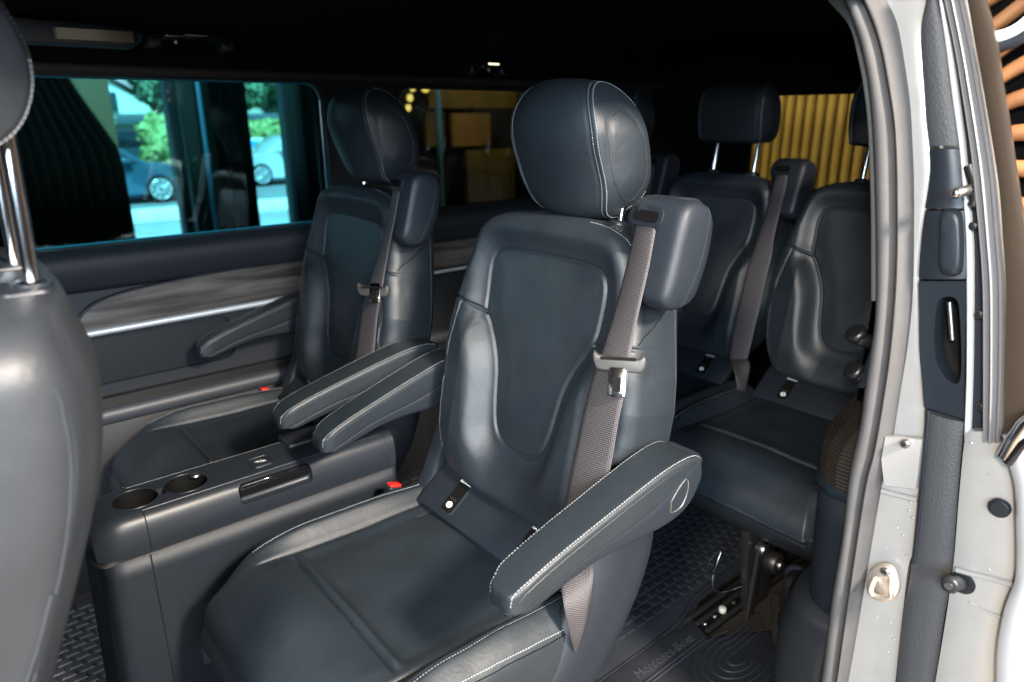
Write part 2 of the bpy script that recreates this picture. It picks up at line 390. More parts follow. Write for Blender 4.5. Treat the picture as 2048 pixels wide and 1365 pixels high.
HP=[(.852,1.014),(.828,1.019),(.811,1.038),(.793,1.085),(.775,1.135),(.769,1.172),(.773,1.203),(.788,1.226),(.812,1.235),(.845,1.224),(.873,1.196),(.893,1.155),(.906,1.11),(.907,1.075),(.895,1.046),(.868,1.026)]
def make_headrest(parent,m,tm,ac=-.012,hwid=.096,prof=HP,sc_=1,oval=True,dx=0,dz=0):
    n=120; P=smooth_curve(prof,n,True); c=P.mean(0)+np.array([.01,.0])
    rows=[];N=26
    # left cap -> barrel -> right cap
    def cap(sgn,k):   # k:0 edge..1 centre
        return sgn*(hwid+.004+.016*(1-(1-k)**2)), (1-k)
    st=[]
    for k in np.linspace(1,0,16): a,s=cap(-1,k); st.append((a,max(s,.02),'c'))
    for a in np.linspace(-hwid,hwid,56): st.append((a,1.0,'b'))
    for k in np.linspace(0,1,16): a,s=cap(1,k); st.append((a,max(s,.02),'c'))
    z0_,z1_=P[:,1].min(),P[:,1].max(); k_=(.36,.30) if oval else (.10,.05)
    def nw_(z):
        u=(z-z0_)/(z1_-z0_); return 1-k_[0]*max(0,(u-.62)/.38)**1.8-k_[1]*max(0,(.34-u)/.34)**2
    def nx_(z,a): return (.014 if oval else .004)*(abs(a)/hwid)**2
    V=[]
    for a,s,t in st:
        f=1-.055*(abs(a)/hwid)**2.6 if t=='b' else .945*s
        q=c+(P-c)*f
        if t=='b':
            e=hwid-abs(a); g=.0016*math.exp(-((e-.007)/.0022)**2)
            dirs=(P-c)/np.linalg.norm(P-c,axis=1)[:,None]; q=q-dirs*g
        V+= [(x+dx+nx_(z,a),a*nw_(z)+ac,z+dz) for x,z in q]
    V=np.array(V)
    # oval seam pressed into both side faces
    if oval:
        oc=np.array([.853+dx,1.115+dz]); th=math.radians(-18)
        for i in range(len(V)):
            if abs(V[i,1]-ac)>hwid+.001:
                d=V[i,[0,2]]-oc; e=np.array([d[0]*math.cos(th)-d[1]*math.sin(th),d[0]*math.sin(th)+d[1]*math.cos(th)])
                rr=math.hypot(e[0]/.038,e[1]/.078); g=.0022*math.exp(-((rr-1)/.07)**2)
                V[i,1]-=math.copysign(g,V[i,1]-ac)
    nr=len(st); o=np_mesh('headrest',V,grid_faces(nr,n,True),[tuple(range(n)),tuple(range((nr-1)*n,nr*n))],m,parent)
    lines=[]
    for sgn in (-1,1):
        for off,f in ((.0035,.955),(-.0035,.935)):
            a=sgn*(hwid-off)+ac; q=c+(P-c)*f; L=[(x+dx+nx_(z,a-ac),(a-ac)*nw_(z)+ac,z+dz) for x,z in q]; lines.append(L+[L[0]])
    stitches('stitching',lines,o,tm,o,pitch=.0046,length=.0034,r=.00042)
    if oval:
        L=[]
        for k in range(90):
            t=2*pi*k/89; e=np.array([.038*math.cos(t),.078*math.sin(t)]); d=np.array([e[0]*math.cos(-th)-e[1]*math.sin(-th),e[0]*math.sin(-th)+e[1]*math.cos(-th)])
            L.append((oc[0]+d[0],ac-hwid-.012,oc[1]+d[1]))
        bt=bvh_of(o); L=[tuple(bt.find_nearest(Vector(q))[0]) for q in L]
        tube('piping',L,.0007,LEATHER2,o,6)
    return o
def belt_strip(name,left,right,m,parent,th=.0016,n=60,uvs=True):
    L=smooth_curve(left,n); R=smooth_curve(right,n); V=[];k=9
    T=np.gradient((L+R)/2,axis=0); Wd=R-L; Nn=np.cross(T,Wd); Nn/=np.linalg.norm(Nn,axis=1)[:,None]
    for i in range(n):
        for j in range(k):
            t=j/(k-1); p=L[i]*(1-t)+R[i]*t; e=1-(2*t-1)**8
            V.append(p+Nn[i]*(th/2*e+.0018*math.sin(pi*t)))
        for j in range(k-1,-1,-1):
            t=j/(k-1); p=L[i]*(1-t)+R[i]*t; V.append(p-Nn[i]*th/2)
    o=np_mesh(name,np.array(V),grid_faces(n,2*k,True),(),m,parent)
    me=o.data; uv=me.uv_layers.new(name='UVMap'); s=np.r_[0,np.cumsum(np.linalg.norm(np.diff((L+R)/2,axis=0),axis=1))]
    for lp in me.loops:
        vi=lp.vertex_index; i,j=divmod(vi,2*k); t=(j if j<k else 2*k-1-j)/(k-1); uv.data[lp.index].uv=(t,s[i])
    return o
def make_armrest(parent,a0,a1,tm,flip_cap=True):
    top=[(.440,.634),(.453,.643),(.49,.6545),(.54,.6665),(.60,.6795),(.66,.692),(.72,.703),(.765,.706),(.793,.702),(.808,.690)]
    bot=[(.440,.606),(.46,.602),(.50,.609),(.55,.617),(.60,.620),(.66,.617),(.72,.612),(.765,.616),(.795,.632),(.812,.664)]
    joint=[(.438,.604),(.47,.612),(.50,.6205),(.56,.633),(.64,.641),(.70,.651),(.745,.669),(.780,.688),(.808,.697)]
    n=90; Tt=smooth_curve(top,n); Jj=smooth_curve(joint,n); Bb=smooth_curve(bot,n); ac=(a0+a1)/2; w=abs(a1-a0)/2; K=48
    def loft2(name,T_,B_,wk,m,par,ev=.30,nose=True):
        V=[]
        for i in range(n):
            u=i/(n-1); ww=w*wk*(1-.16*max(0,1-u/.06)**2-.10*max(0,(u-.985)/.015)**2)
            ct=(T_[i]+B_[i])/2; hv=(T_[i]-B_[i])/2
            for k in range(K):
                t=2*pi*k/K; cx=math.cos(t); sx=math.sin(t)
                q=ct+hv*np.sign(sx)*abs(sx)**ev; ax=ac+ww*np.sign(cx)*abs(cx)**.16
                V.append((q[0],ax,q[1]+.0022*max(0,sx)**3))
        V=np.array(V).reshape(n,K,3)
        def endring(r,d,s): c=r.mean(0); q=c+(r-c)*s; q[:,0]+=d; return q
        pre=[endring(V[0],-.0105,.30),endring(V[0],-.0095,.62),endring(V[0],-.006,.86)]; post=[endring(V[-1],.002,.9),endring(V[-1],.003,.6),endring(V[-1],.003,.25)]
        V=np.concatenate([np.array(pre),V,np.array(post)]); nr=len(V)
        return np_mesh(name,V.reshape(-1,3),grid_faces(nr,K,True),[tuple(range(K)),tuple(range((nr-1)*K,nr*K))],m,par)
    o=loft2('armrest',Tt,Jj,1.0,LEATHER,parent)
    base=loft2('armrest_base',Jj+[0,.003],Bb,.955,PLAST,o,.45)
    lines=[]
    for sg in (-1,1):
        for off in (.0045,):
            L=[(q[0],ac+sg*(w-off)*(1-.16*max(0,1-(i/(n-1))/.06)**2),q[1]+.004) for i,q in enumerate(Tt)]
            nose=[(.4285,ac+sg*(w-.010),.618),(.430,ac+sg*(w-.009),.630)]
            lines.append(nose+L)
    stitches('stitching',lines,o,tm,o,pitch=.0050,length=.0037,r=.00052,up_only=True,lift=.0004)
    # piped seam just under the stitching and the joint to the plastic underside
    bt=bvh_of(o)
    for sg in (-1,1):
        L=[(q[0],ac+sg*(w+.004),q[1]-.0075) for q in Tt]; L=[(.429,ac+sg*(w-.004),.612)]+L
        tube('piping',[tuple(bt.find_nearest(Vector(q))[0]) for q in smooth_curve(L,80)],.0008,LEATHER,o,6)
        L=smooth_curve([(.738,ac+sg*(w*.955+.004),.654),(.768,ac+sg*(w*.955+.004),.676),(.775,ac+sg*(w*.955+.004),.656),(.762,ac+sg*(w*.955+.004),.634),(.738,ac+sg*(w*.955+.004),.632),(.736,ac+sg*(w*.955+.004),.643)],40,True)
        btb=bvh_of(base); tube('hinge_cap',[tuple(btb.find_nearest(Vector(q))[0]) for q in list(L)+[L[0]]],.0010,STEEL,base,6)
    sg_=1 if ac>0 else -1; sh=-.042 if sg_>0 else -.010; dx_=.034 if sg_>0 else .012
    for q in [o]+list(o.children_recursive):
        for v in q.data.vertices:
            u=min(1,max(0,(v.co.x-.43)/.37)); v.co.y=ac+(v.co.y-ac)*(1-.22*(1-u))+sh*(1-u); v.co.x+=dx_*(1-.8*u); v.co.z-=.006*(1-u) if sg_>0 else 0
    return o
def make_skirt(parent,m):
    R=smooth_curve([(.807,.66),(.803,.60),(.800,.53),(.790,.485),(.770,.44),(.742,.398),(.705,.350),(.660,.305),(.60,.262),(.53,.235),(.46,.225)],60)
    L=smooth_curve([(.684,.66),(.672,.60),(.658,.555),(.636,.512),(.612,.474),(.586,.434),(.555,.405),(.515,.385),(.47,.370),(.42,.360),(.36,.352)],60)
    V=[];K=14
    for i in range(60):
        for j in range(K):
            t=j/(K-1); q=L[i]*(1-t)+R[i]*t; b=(1-abs(2*t-1)**4)
            V.append((q[0],-.252-.022*b,q[1]))
        for j in range(K-1,-1,-1):
            t=j/(K-1); q=L[i]*(1-t)+R[i]*t; V.append((q[0],-.235,q[1]))
    return np_mesh('side_cover',np.array(V),grid_faces(60,2*K,True),[tuple(range(2*K)),tuple(range(59*2*K,60*2*K))],m,parent)
def make_seat(name,label,cat,loc,group,captain=True,hr_dz=0):
    zb=.285 if captain else .375
    t=thing(name,label,cat,(SX,0,0),group)
    br=make_backrest(t,LEATHER)
    tm=THREAD if captain else THREAD_DK
    L=[];
    for sg in (-1,1):
        for off in (0,):
            L.append([fpt(sg*(a+.004),z,.03) for a,z in STITCH])
    tops=[fpt(a,z,.0) for a,z in smooth_curve([(-.19,.965),(-.178,.99),(-.155,1.006),(-.12,1.014),(-.08,1.018)],30)]
    L.append(tops)
    stitches('stitching',L,br,tm,br,length=.0034,r=.00045)
    bt=bvh_of(br)
    for sg in (-1,1):   # bead between side panel and rear shell, and the cut that crosses the side panel
        q=[np.array([Xp(z)+.092,sg*.26,z-.012]) for z in np.linspace(.56,.98,40)]
        tube('piping',[tuple(bt.find_nearest(Vector(p))[0]) for p in q],.0013,PLAST_SM,br,6)
        q=smooth_curve([(Xp(.86)-.01,sg*.25,.862),(Xp(.87)+.03,sg*.25,.880),(Xp(.89)+.07,sg*.25,.905)],20)
        tube('piping',[tuple(bt.find_nearest(Vector(p))[0]) for p in q],.0010,BLACK,br,6)
    cu=make_cushion(t,LEATHER,zb=zb)
    xs=np.linspace(.315,.655,60); bcu=bvh_of(cu)
    L=[]
    for sg in (-1,1):
        L.append([(x,sg*(.2185+.0*x),float(cush_top(np.array(x),np.array(.2185)))) for x in xs])
        L.append([(x,sg*.262,.488-.10*(x-.32)) for x in xs])
    stitches('stitching',L,cu,tm,cu,length=.0034,r=.00048)
    for sg in (-1,1):
        q=[(x,sg*.27,.481-.10*(x-.32)) for x in xs]; tube('piping',[tuple(bcu.find_nearest(Vector(p))[0]) for p in q],.0009,BLACK,cu,6)
        if not captain:
            q=[(.232,sg*(.12),z) for z in np.linspace(.44,.32,20)]
    # hard panel that closes the gap between cushion and backrest
    pz=frame((.672,0,.492),(0,-1,0),(.070,0,.054))
    pl=box('rear_panel',(-.19,-.052,-.02),(.19,.052,.004),PLAST,t,.004,2,pz)
    for sg in (-1,1):
        x0=-sg*.104
        sl_=prism('anchor_slot',rrect(x0-.0190,-.043,x0+.0190,.041,.009),2,.001,.0062,PLAST_SM,pl,.001); sl_.data.transform(pz)
        o_=prism('slot_opening',rrect(x0-.0155,-.039,x0+.0155,.037,.008),2,.0055,.0068,BLACK,sl_); o_.data.transform(pz)
        Mt=pz@Matrix.Translation((x0,.0265,.0072)); text_part('slot_lettering','ISOFIX',.0105,Mt,WHITE_PRINT,sl_)
        cyl('anchor_bar',pz@Vector((x0-.009,-.012,.0065)),pz@Vector((x0+.009,-.012,.0065)),.0028,DSTEEL,sl_,10)
        Mt=pz@Matrix.Translation((x0,-.0245,.0075))
        ring=[Mt@Vector((.0062*math.cos(k*pi/10),.0052*math.sin(k*pi/10),0)) for k in range(21)]
        tube('slot_emblem',ring,.0013,WHITE_PRINT,sl_,6)
        tube('slot_emblem',[Mt@Vector((-.003,-.003,0)),Mt@Vector((.003,.003,0))],.0013,WHITE_PRINT,sl_,6)
    # base below the cushion
    if captain:
        box('pedestal',(.32,-.19,.03),(.66,.19,.30),PLAST_DK,t,.02,3)
        for sg in (-1,1): box('floor_foot',(.29,sg*.17-.02,.0),(.74,sg*.17+.02,.05),DSTEEL,t,.006)
    else:
        prism('seat_pan',[(.262,.385),(.66,.385),(.66,.25),(.42,.245),(.33,.262),(.285,.30),(.268,.33)],1,-.232,.232,PLAST_DK,t,.02,3)
        for a in (-.02,):
            lg=prism('leg_bracket',[(.33,.27),(.45,.27),(.47,.12),(.46,.02),(.37,.02),(.345,.14)],1,a-.012,a+.012,DSTEEL,t,.004)
            prism('leg_link',[(.352,.235),(.372,.24),(.352,.03),(.332,.03)],1,a-.034,a-.022,DSTEEL,t,.003)
            cyl('pivot_bolt',(.425,a-.05,.150),(.425,a-.01,.150),.026,DSTEEL,lg,28,.004)
            cyl('pivot_pin',(.425,a-.058,.150),(.425,a-.045,.150),.012,STEEL,lg,20,.002)
            cyl('link_bolt',(.362,a-.045,.215),(.362,a-.02,.215),.014,STEEL,lg,20,.002)
            tube('release_loop',smooth_curve([(.30,a+.04,.20),(.275,a+.04,.14),(.285,a+.03,.10),(.32,a+.02,.09),(.35,a,.10)],30),.0035,CHROME,t,8)
            tube('release_loop',smooth_curve([(.30,a+.04,.205),(.30,a+.075,.15),(.31,a+.07,.11)],20),.003,CHROME,t,8)
    if captain:
        make_skirt(t,PLAST)
        make_armrest(t,-.330,-.257,tm); make_armrest(t,.257,.330,tm)
        for sg in (-1,1):
            hc=prism('hinge_cover',[(.655,.44),(.70,.455),(.742,.56),(.748,.60),(.735,.612),(.715,.60),(.672,.50),(.645,.455)],1,sg*.195,sg*.232,PLAST_SM,t,.006)
    # buckle with its red button
    bk=box('buckle',(-.016,-.011,-.07),(.016,.011,0),PLAST_SM,t,.005,3,frame((.628,.274,.458),(.95,0,-.3),(0,1,0)))
    box('release_button',(-.013,-.009,-.002),(.013,.009,.004),RED,bk,.002,2,frame((.628,.274,.458),(.95,0,-.3),(0,1,0)))
    return t,br
def finish(t):
    for ch in t.children_recursive:
        if ch.type=='MESH' and not ch.get('_sh'): ch.data.transform(Matrix.Translation((-SX,0,0))); ch['_sh']=1
    for ch in t.children_recursive: 
        if '_sh' in ch: del ch['_sh']
def belt_box(t):
    prof=[(.756,.922),(.751,.936),(.770,.99),(.788,1.040),(.802,1.058),(.828,1.064),(.862,1.060),(.884,1.048),(.892,1.030),(.884,.985),(.862,.942),(.842,.918),(.806,.910),(.775,.912)]
    P=smooth_curve(prof,70,True); P[:,0]=.800+(P[:,0]-.800)*.74+.004; c=P.mean(0); V=[]
    st=[(-.226,.0),(-.226,.6),(-.228,.88),(-.232,.975),(-.237,1),(-.241,1.0),(-.258,1.0),(-.266,.985),(-.2725,.95),(-.277,.86),(-.2790,.58),(-.2795,.0)]
    for a,s in st:
        for q in P:
            p=c+(q-c)*max(s,.02); k=ss(1.025,1.05,p[1])*ss(.84,.80,p[0])
            V.append((p[0]-.004+.25*max(0,-a-.235)*0,a+(.045*k if a>-.25 else 0),p[1]+.002))
    b=np_mesh('belt_housing',np.array(V),grid_faces(len(st),70,True),[tuple(range(70)),tuple(range((len(st)-1)*70,len(st)*70))],PLAST,t)
    bt=bvh_of(b); L=smooth_curve([(.838,-.2,1.07),(.850,-.245,1.068),(.854,-.285,1.046),(.838,-.292,.985),(.816,-.292,.94),(.800,-.285,.912)],50)
    tube('moulding_line',[tuple(bt.find_nearest(Vector(p))[0]) for p in L],.0007,PLAST_SM,b,6)
    # hooded top that carries the belt outlet on its front corner
    hp=smooth_curve([(.800,1.018),(.795,1.034),(.803,1.052),(.822,1.064),(.850,1.066),(.872,1.056),(.880,1.036),(.868,1.008),(.835,.995),(.810,1.000)],50,True); hc=hp.mean(0); V=[]
    for a,s in [(-.166,.0),(-.166,.55),(-.169,.85),(-.176,.97),(-.188,1.0),(-.225,1.0),(-.250,1.0)]:
        for q in hp: p=hc+(q-hc)*max(s,.02); V.append((p[0],a,p[1]))
    np_mesh('belt_hood',np.array(V),grid_faces(7,50,True),[tuple(range(50)),tuple(range(300,350))],PLAST,b)
    f=frame((.7945,-.212,1.040),(-.10,-1,0),(.35,0,.95))
    sl_=prism('belt_outlet',rrect(-.031,-.013,.031,.016,.012),2,-.01,.0035,PLAST_SM,b); sl_.data.transform(f)
    s2=prism('outlet_opening',rrect(-.025,-.007,.025,.009,.007),2,.002,.0052,BLACK,sl_); s2.data.transform(f)
    return b
def belt(t,m=None):
    left=[(.806,-.186,1.040),(.794,-.190,1.018),(.781,-.191,.978),(.760,-.192,.918),(.737,-.192,.862),(.714,-.191,.81),(.698,-.190,.76),(.684,-.189,.70),(.672,-.187,.64),(.660,-.190,.58),(.648,-.198,.535)]
    right=[(.793,-.231,1.037),(.782,-.236,1.014),(.768,-.240,.970),(.749,-.243,.915),(.732,-.247,.862),(.716,-.256,.82),(.702,-.2565,.77),(.690,-.256,.70),(.676,-.254,.64),(.668,-.252,.59),(.660,-.250,.545)]
    o=belt_strip('belt',left,right,BELT,t)
    left2=[(.648,-.198,.535),(.615,-.232,.530),(.593,-.262,.510),(.596,-.272,.465),(.606,-.272,.428)]
    right2=[(.660,-.250,.545),(.652,-.264,.54),(.639,-.274,.52),(.624,-.279,.47),(.611,-.276,.428)]
    belt_strip('belt',left2,right2,BELT,t,n=30)
    return o
def latch(t,zc=.842,ac=-.232):
    # sewn-through plastic tongue carrier with a chrome tongue, lying over the belt
    x0=Xp(zc)-.030
    f=frame((x0-.026,ac-.004,zc),(.50,-.86,.06),(.19,.10,.97))
    # x of the frame runs across the belt, y up the belt
    outl=[(-.038,.012),(-.034,.017),(-.027,.011),(.026,.007),(.034,.013),(.039,.006),(.036,-.008),(.025,-.013),(-.025,-.011),(-.035,-.003)]
    b=prism('tongue_grip',[tuple(q) for q in smooth_curve(outl,40,True)],2,-.004,.007,mat('grip_plastic',(.034,.034,.032),.45),t,.003,3); b.data.transform(f)
    bar=prism('belt_loop',rrect(-.026,.0045,.026,.009,.002),2,.006,.0085,BLACK,b); bar.data.transform(f)
    g=prism('metal_tongue',rrect(-.0125,-.049,.0125,-.006,.0045),2,.0045,.0075,CHROME,t,.0008); 
    h_=prism('tongue_slot',rrect(-.0062,-.041,.0062,-.020,.0022),2,.0070,.0084,BLACK,g)
    for q in (g,h_):
        q.data.transform(Matrix.Translation((0,0,.0035))@Matrix.Rotation(math.radians(-7),4,'X')); q.data.transform(f)
    return b
near,br=make_seat('captain_seat','nearest black leather captain seat, armrest and belt towards the open door','car seat',None,'two captain seats in the middle row')
near.location=(SX,.86,0)
def posts(t,ac,x,z0,z1,m=CHROME,gap=.135,r=.006,lean=.02):
    for sg in (-1,1):
        y=ac+sg*gap/2; cyl('headrest_post',(x,y,z0),(x+lean*0+ (z1-z0)*.16,y,z1),r,m,t)
        b=cyl('post_bezel',(x-.003,y,z0-.012),(x,y,z0+.004),.019,PLAST_SM,t,24,.003)
hd=make_headrest(near,LEATHER,THREAD)
posts(near,-.012,.868,1.012,1.06,gap=.170)
belt_box(near); belt(near); latch(near)
finish(near)
def copy_tree(o,parent=None,mats=None):
    c=o.copy(); COL.objects.link(c); c.parent=parent
    for ch in o.children: copy_tree(ch,c)
    return c
far=copy_tree(near); far.location=(SX,.86+.69,0)
far['label']='black leather captain seat on the far side beneath the tinted side window'
for ch in far.children:
    if ch.name.startswith('headrest.'): ch.location.z+=.010
    if ch.name.startswith('tongue_grip'): ch.location=(-.012,.0,-.02)
HR=[(.826,1.100),(.802,1.106),(.796,1.125),(.790,1.16),(.789,1.20),(.797,1.238),(.815,1.258),(.842,1.263),(.868,1.250),(.885,1.215),(.893,1.17),(.892,1.13),(.880,1.108),(.855,1.100)]
rear,br=make_seat('rear_seat','rear row leather seat nearest the door, half hidden by the door frame','car seat',None,'three seats of the rear row',captain=False)
for ch in rear.children_recursive:
    if ch.type=='MESH': ch.data.transform(Matrix.Diagonal((1,.92,1,1)))
make_headrest(rear,LEATHER2,THREAD_DK,ac=0,hwid=.098,prof=HR,oval=False,dx=.02,dz=0)
posts(rear,0,.862,1.018,1.12)
def sub(f,*a):
    old=set(bpy.data.objects); f(*a)
    for o in set(bpy.data.objects)-old:
        if o.type=='MESH': o.data.transform(Matrix.Diagonal((1,.92,1,1)))
sub(belt_box,rear); sub(belt,rear)
finish(rear)
rear.location=(SX+.98,.75,0)
r2=copy_tree(rear); r2.location=(SX+.98,1.195,0); r2['label']='middle seat of the rear row, its headrest raised before the slatted wall'
r3=copy_tree(rear); r3.location=(SX+.98,1.64,0); r3['label']='rear row seat on the far side, mostly hidden behind the nearest headrest'

# ---------------------------------------------------------------- the van body
van=thing('van','open silver van with black leather interior seen through its side door','van',(1.1,1.15,0))
TRIM_DK=mat('black_trim',(.0055,.006,.0075),.5,bump=.3,scale=500)
DOORCARD=mat('soft_door_trim',(.010,.0125,.0165),.55,spec=.32,bump=.35,scale=420,kind='voronoi')
FABRIC=mat('grey_pillar_fabric',(.10,.11,.115),.9,bump=1.0,scale=700)
CHSOFT=mat('satin_chrome_strip',(.62,.66,.70),.42,metal=.55)
BLACKMETAL=mat('grained_black_plastic',(.040,.043,.048),.55,bump=.9,scale=330)
def glass_mat(name,tint,ref=.0):
    m=bpy.data.materials.new(name); m.use_nodes=True; nt=m.node_tree; nt.nodes.clear()
    o=nt.nodes.new('ShaderNodeOutputMaterial'); t=nt.nodes.new('ShaderNodeBsdfTransparent'); t.inputs[0].default_value=(*tint,1)
    g=nt.nodes.new('ShaderNodeBsdfGlossy'); g.inputs['Roughness'].default_value=.01
    f=nt.nodes.new('ShaderNodeFresnel'); f.inputs[0].default_value=1.5; mx=nt.nodes.new('ShaderNodeMixShader')
    nt.links.new(f.outputs[0],mx.inputs[0]); nt.links.new(t.outputs[0],mx.inputs[1]); nt.links.new(g.outputs[0],mx.inputs[2]); nt.links.new(mx.outputs[0],o.inputs[0]); return m
GLASS=glass_mat('tinted_side_glass',(.42,.90,.98)); GLASS2=glass_mat('tinted_rear_glass',(.55,.50,.36)); GLASSB=glass_mat('grey_privacy_glass',(.38,.40,.36))
def ring_panel(name,hole,outer,depth_dir,depth,m,parent,fill=None):
    """flat panel with a rounded hole: hole/outer = matching loops of 3-D points; the hole edge turns back by depth"""
    n=len(hole); d=np.array(depth_dir)*depth; H=np.array(hole,float); O=np.array(outer,float); V=list(O)+list(H)+list(H+d); F=[]
    for i in range(n):
        j=(i+1)%n; F+=[(i,j,n+j,n+i),(n+i,n+j,2*n+j,2*n+i)]
    V+=list(O+d)
    for i in range(n):
        j=(i+1)%n; F.append((3*n+i,3*n+j,j,i))
    o=np_mesh(name,np.array(V),np.array(F),(),m,parent); sharp(o,40); return o
def match_outer(loop2,x0,y0,x1,y1):
    """push every loop point radially onto the rectangle"""
    cx=(min(p[0] for p in loop2)+max(p[0] for p in loop2))/2; cy=(min(p[1] for p in loop2)+max(p[1] for p in loop2))/2; out=[]
    hx=(max(p[0] for p in loop2)-min(p[0] for p in loop2))/2; hy=(max(p[1] for p in loop2)-min(p[1] for p in loop2))/2
    for x,y in loop2:
        u=(x-cx)/hx; v=(y-cy)/hy; k=1/max(abs(u),abs(v),1e-6); u*=k; v*=k
        out.append((x0+(u+1)/2*(x1-x0),y0+(v+1)/2*(y1-y0)))
    return out
def dense_rr(x0,y0,x1,y1,r,n=10,m=8):
    base=rrect(x0,y0,x1,y1,r,n); out=[]
    for i,p in enumerate(base):
        q=base[(i+1)%len(base)]; out.append(p)
        if math.dist(p,q)>r*.6:
            for k in range(1,m): out.append((p[0]+(q[0]-p[0])*k/m,p[1]+(q[1]-p[1])*k/m))
    return out
# far side wall, one framed opening per window
wall=box('side_wall',(-1.4,1.925,-.02),(2.5,1.96,.80),DOORCARD,van,.002)
W=[(-.55,.885,.925,1.268,.045,-1.4,1.06),(1.165,.887,1.98,1.262,.04,1.06,2.5)]
for k,(x0,z0,x1,z1,r,ox0,ox1) in enumerate(W):
    h=dense_rr(x0,z0,x1,z1,r); ou=match_outer(h,ox0,.80,ox1,1.46)
    fr=ring_panel('window_frame',[(x,1.925,z) for x,z in h],[(x,1.925,z) for x,z in ou],(0,1,0),.035,TRIM_DK,van)
    gl=box('window_glass',(x0-.03,1.966,z0-.03),(x1+.03,1.970,z1+.03),GLASS if k==0 else GLASSB,van,0,smooth=False)
    edge=[(x,1.957,z) for x,z in dense_rr(x0+.001,z0+.001,x1-.001,z1-.001,r)]
    tube('window_seal',edge+[edge[0]],.0028,mat('teal_edge_light',(.01,.16,.22),.15) if k==0 else TRIM_DK,van,6)  # teal on the first pane stands for light refracted at the glass edge
# upper beltline pad: a rounded shelf under the glass
def xloft(name,prof,x0,x1,m,parent,n=40,closed=True):
    V=[]
    for x in np.linspace(x0,x1,n):
        for y,z in prof: V.append((x,y,z))
    k=len(prof); return np_mesh(name,np.array(V),grid_faces(n,k,closed),[tuple(range(k)),tuple(range((n-1)*k,n*k))] if closed else (),m,parent)
pad=smooth_curve([(1.93,.884),(1.905,.882),(1.885,.868),(1.878,.845),(1.882,.815),(1.895,.785),(1.93,.78)],26)
xloft('beltline_pad',[tuple(p) for p in pad],-1.3,1.05,DOORCARD,van)
xloft('beltline_pad',[tuple(p) for p in pad],1.07,2.45,DOORCARD,van)
# wood inlay with its chrome strip; ribs run lengthwise
top=smooth_curve([(.225,.712),(.262,.745),(.33,.766),(.45,.779),(.60,.787),(.80,.793),(1.00,.796)],70)
V=[];R=34
for x,zt in top:
    zb=.690+(x-.2)*.010
    for j in range(R):
        t=j/(R-1); z=zb+(zt-zb)*t; V.append((x,1.884+.010*t-.0012*(j%2),z))
    V.append((x,1.925,zt)); V.append((x,1.925,zb))
np_mesh('wood_inlay',np.array(V),grid_faces(70,R+2,True),(),WOOD,van)
tube('inlay_edge',[(x,1.893,z+.002) for x,z in top],.0028,PLAST_SM,van,8)
tube('chrome_strip',[(x,1.882,.683+(x-.2)*.010) for x in np.linspace(.20,1.03,30)],.0085,CHSOFT,van,12)
V=[]
for x in np.linspace(1.12,2.3,50):
    for j in range(20):
        t=j/19; V.append((x,1.890+.008*t-.0012*(j%2),.70+.09*t))
    V.append((x,1.925,.79)); V.append((x,1.925,.70))
np_mesh('wood_inlay',np.array(V),grid_faces(50,22,True),(),WOOD,van)
tube('chrome_strip',[(x,1.888,.690) for x in np.linspace(1.12,2.3,10)],.005,CHSOFT,van,10)
# pocket below the inlay
h=dense_rr(-.6,.545,.585,.665,.03); ou=match_outer(h,-1.3,.515,1.05,.688)
ring_panel('door_pocket_surround',[(x,1.898,z) for x,z in h],[(x,1.898,z) for x,z in ou],(0,1,0),.024,DOORCARD,van)
box('door_pocket',(-.6,1.912,.54),(.60,1.922,.67),DOORCARD,van,.006,3)
for k in range(5): box('pocket_rib',(-1.3,1.872+.004*k,.512-.006*k),(1.05,1.91,.516-.006*k),TRIM_DK,van,.001)
pr=smooth_curve([(1.93,.490),(1.885,.489),(1.868,.480),(1.866,.462),(1.88,.445),(1.93,.44)],20); xloft('lower_ledge',[tuple(p) for p in pr],-1.3,2.4,mat('ledge_grey',(.026,.030,.036),.5,bump=.3,scale=400),van)
box('lower_side_trim',(-1.3,1.885,0.0),(2.4,1.925,.445),TRIM_DK,van,.004)
# roof lining with its rounded flanks
rp=[(.46,1.325),(.50,1.352),(.58,1.378),(.75,1.398),(1.0,1.408),(1.2,1.41),(1.45,1.406),(1.65,1.392),(1.78,1.368),(1.86,1.336),(1.905,1.300),(1.93,1.272)]
rp=smooth_curve(rp,40); prof=[tuple(p) for p in rp]+[(p[0],p[1]+.05) for p in rp[::-1]]
xloft('roof_lining',prof,-1.5,2.46,HEAD,van,30)
box('roof_panel',(-1.6,.36,1.475),(2.6,2.02,1.50),PAINT,van,.004)
tube('cant_rail_trim',[(x,1.915,1.285) for x in np.linspace(-1.3,2.4,20)],.012,mat('brown_black_trim',(.018,.013,.011),.7),van,12)
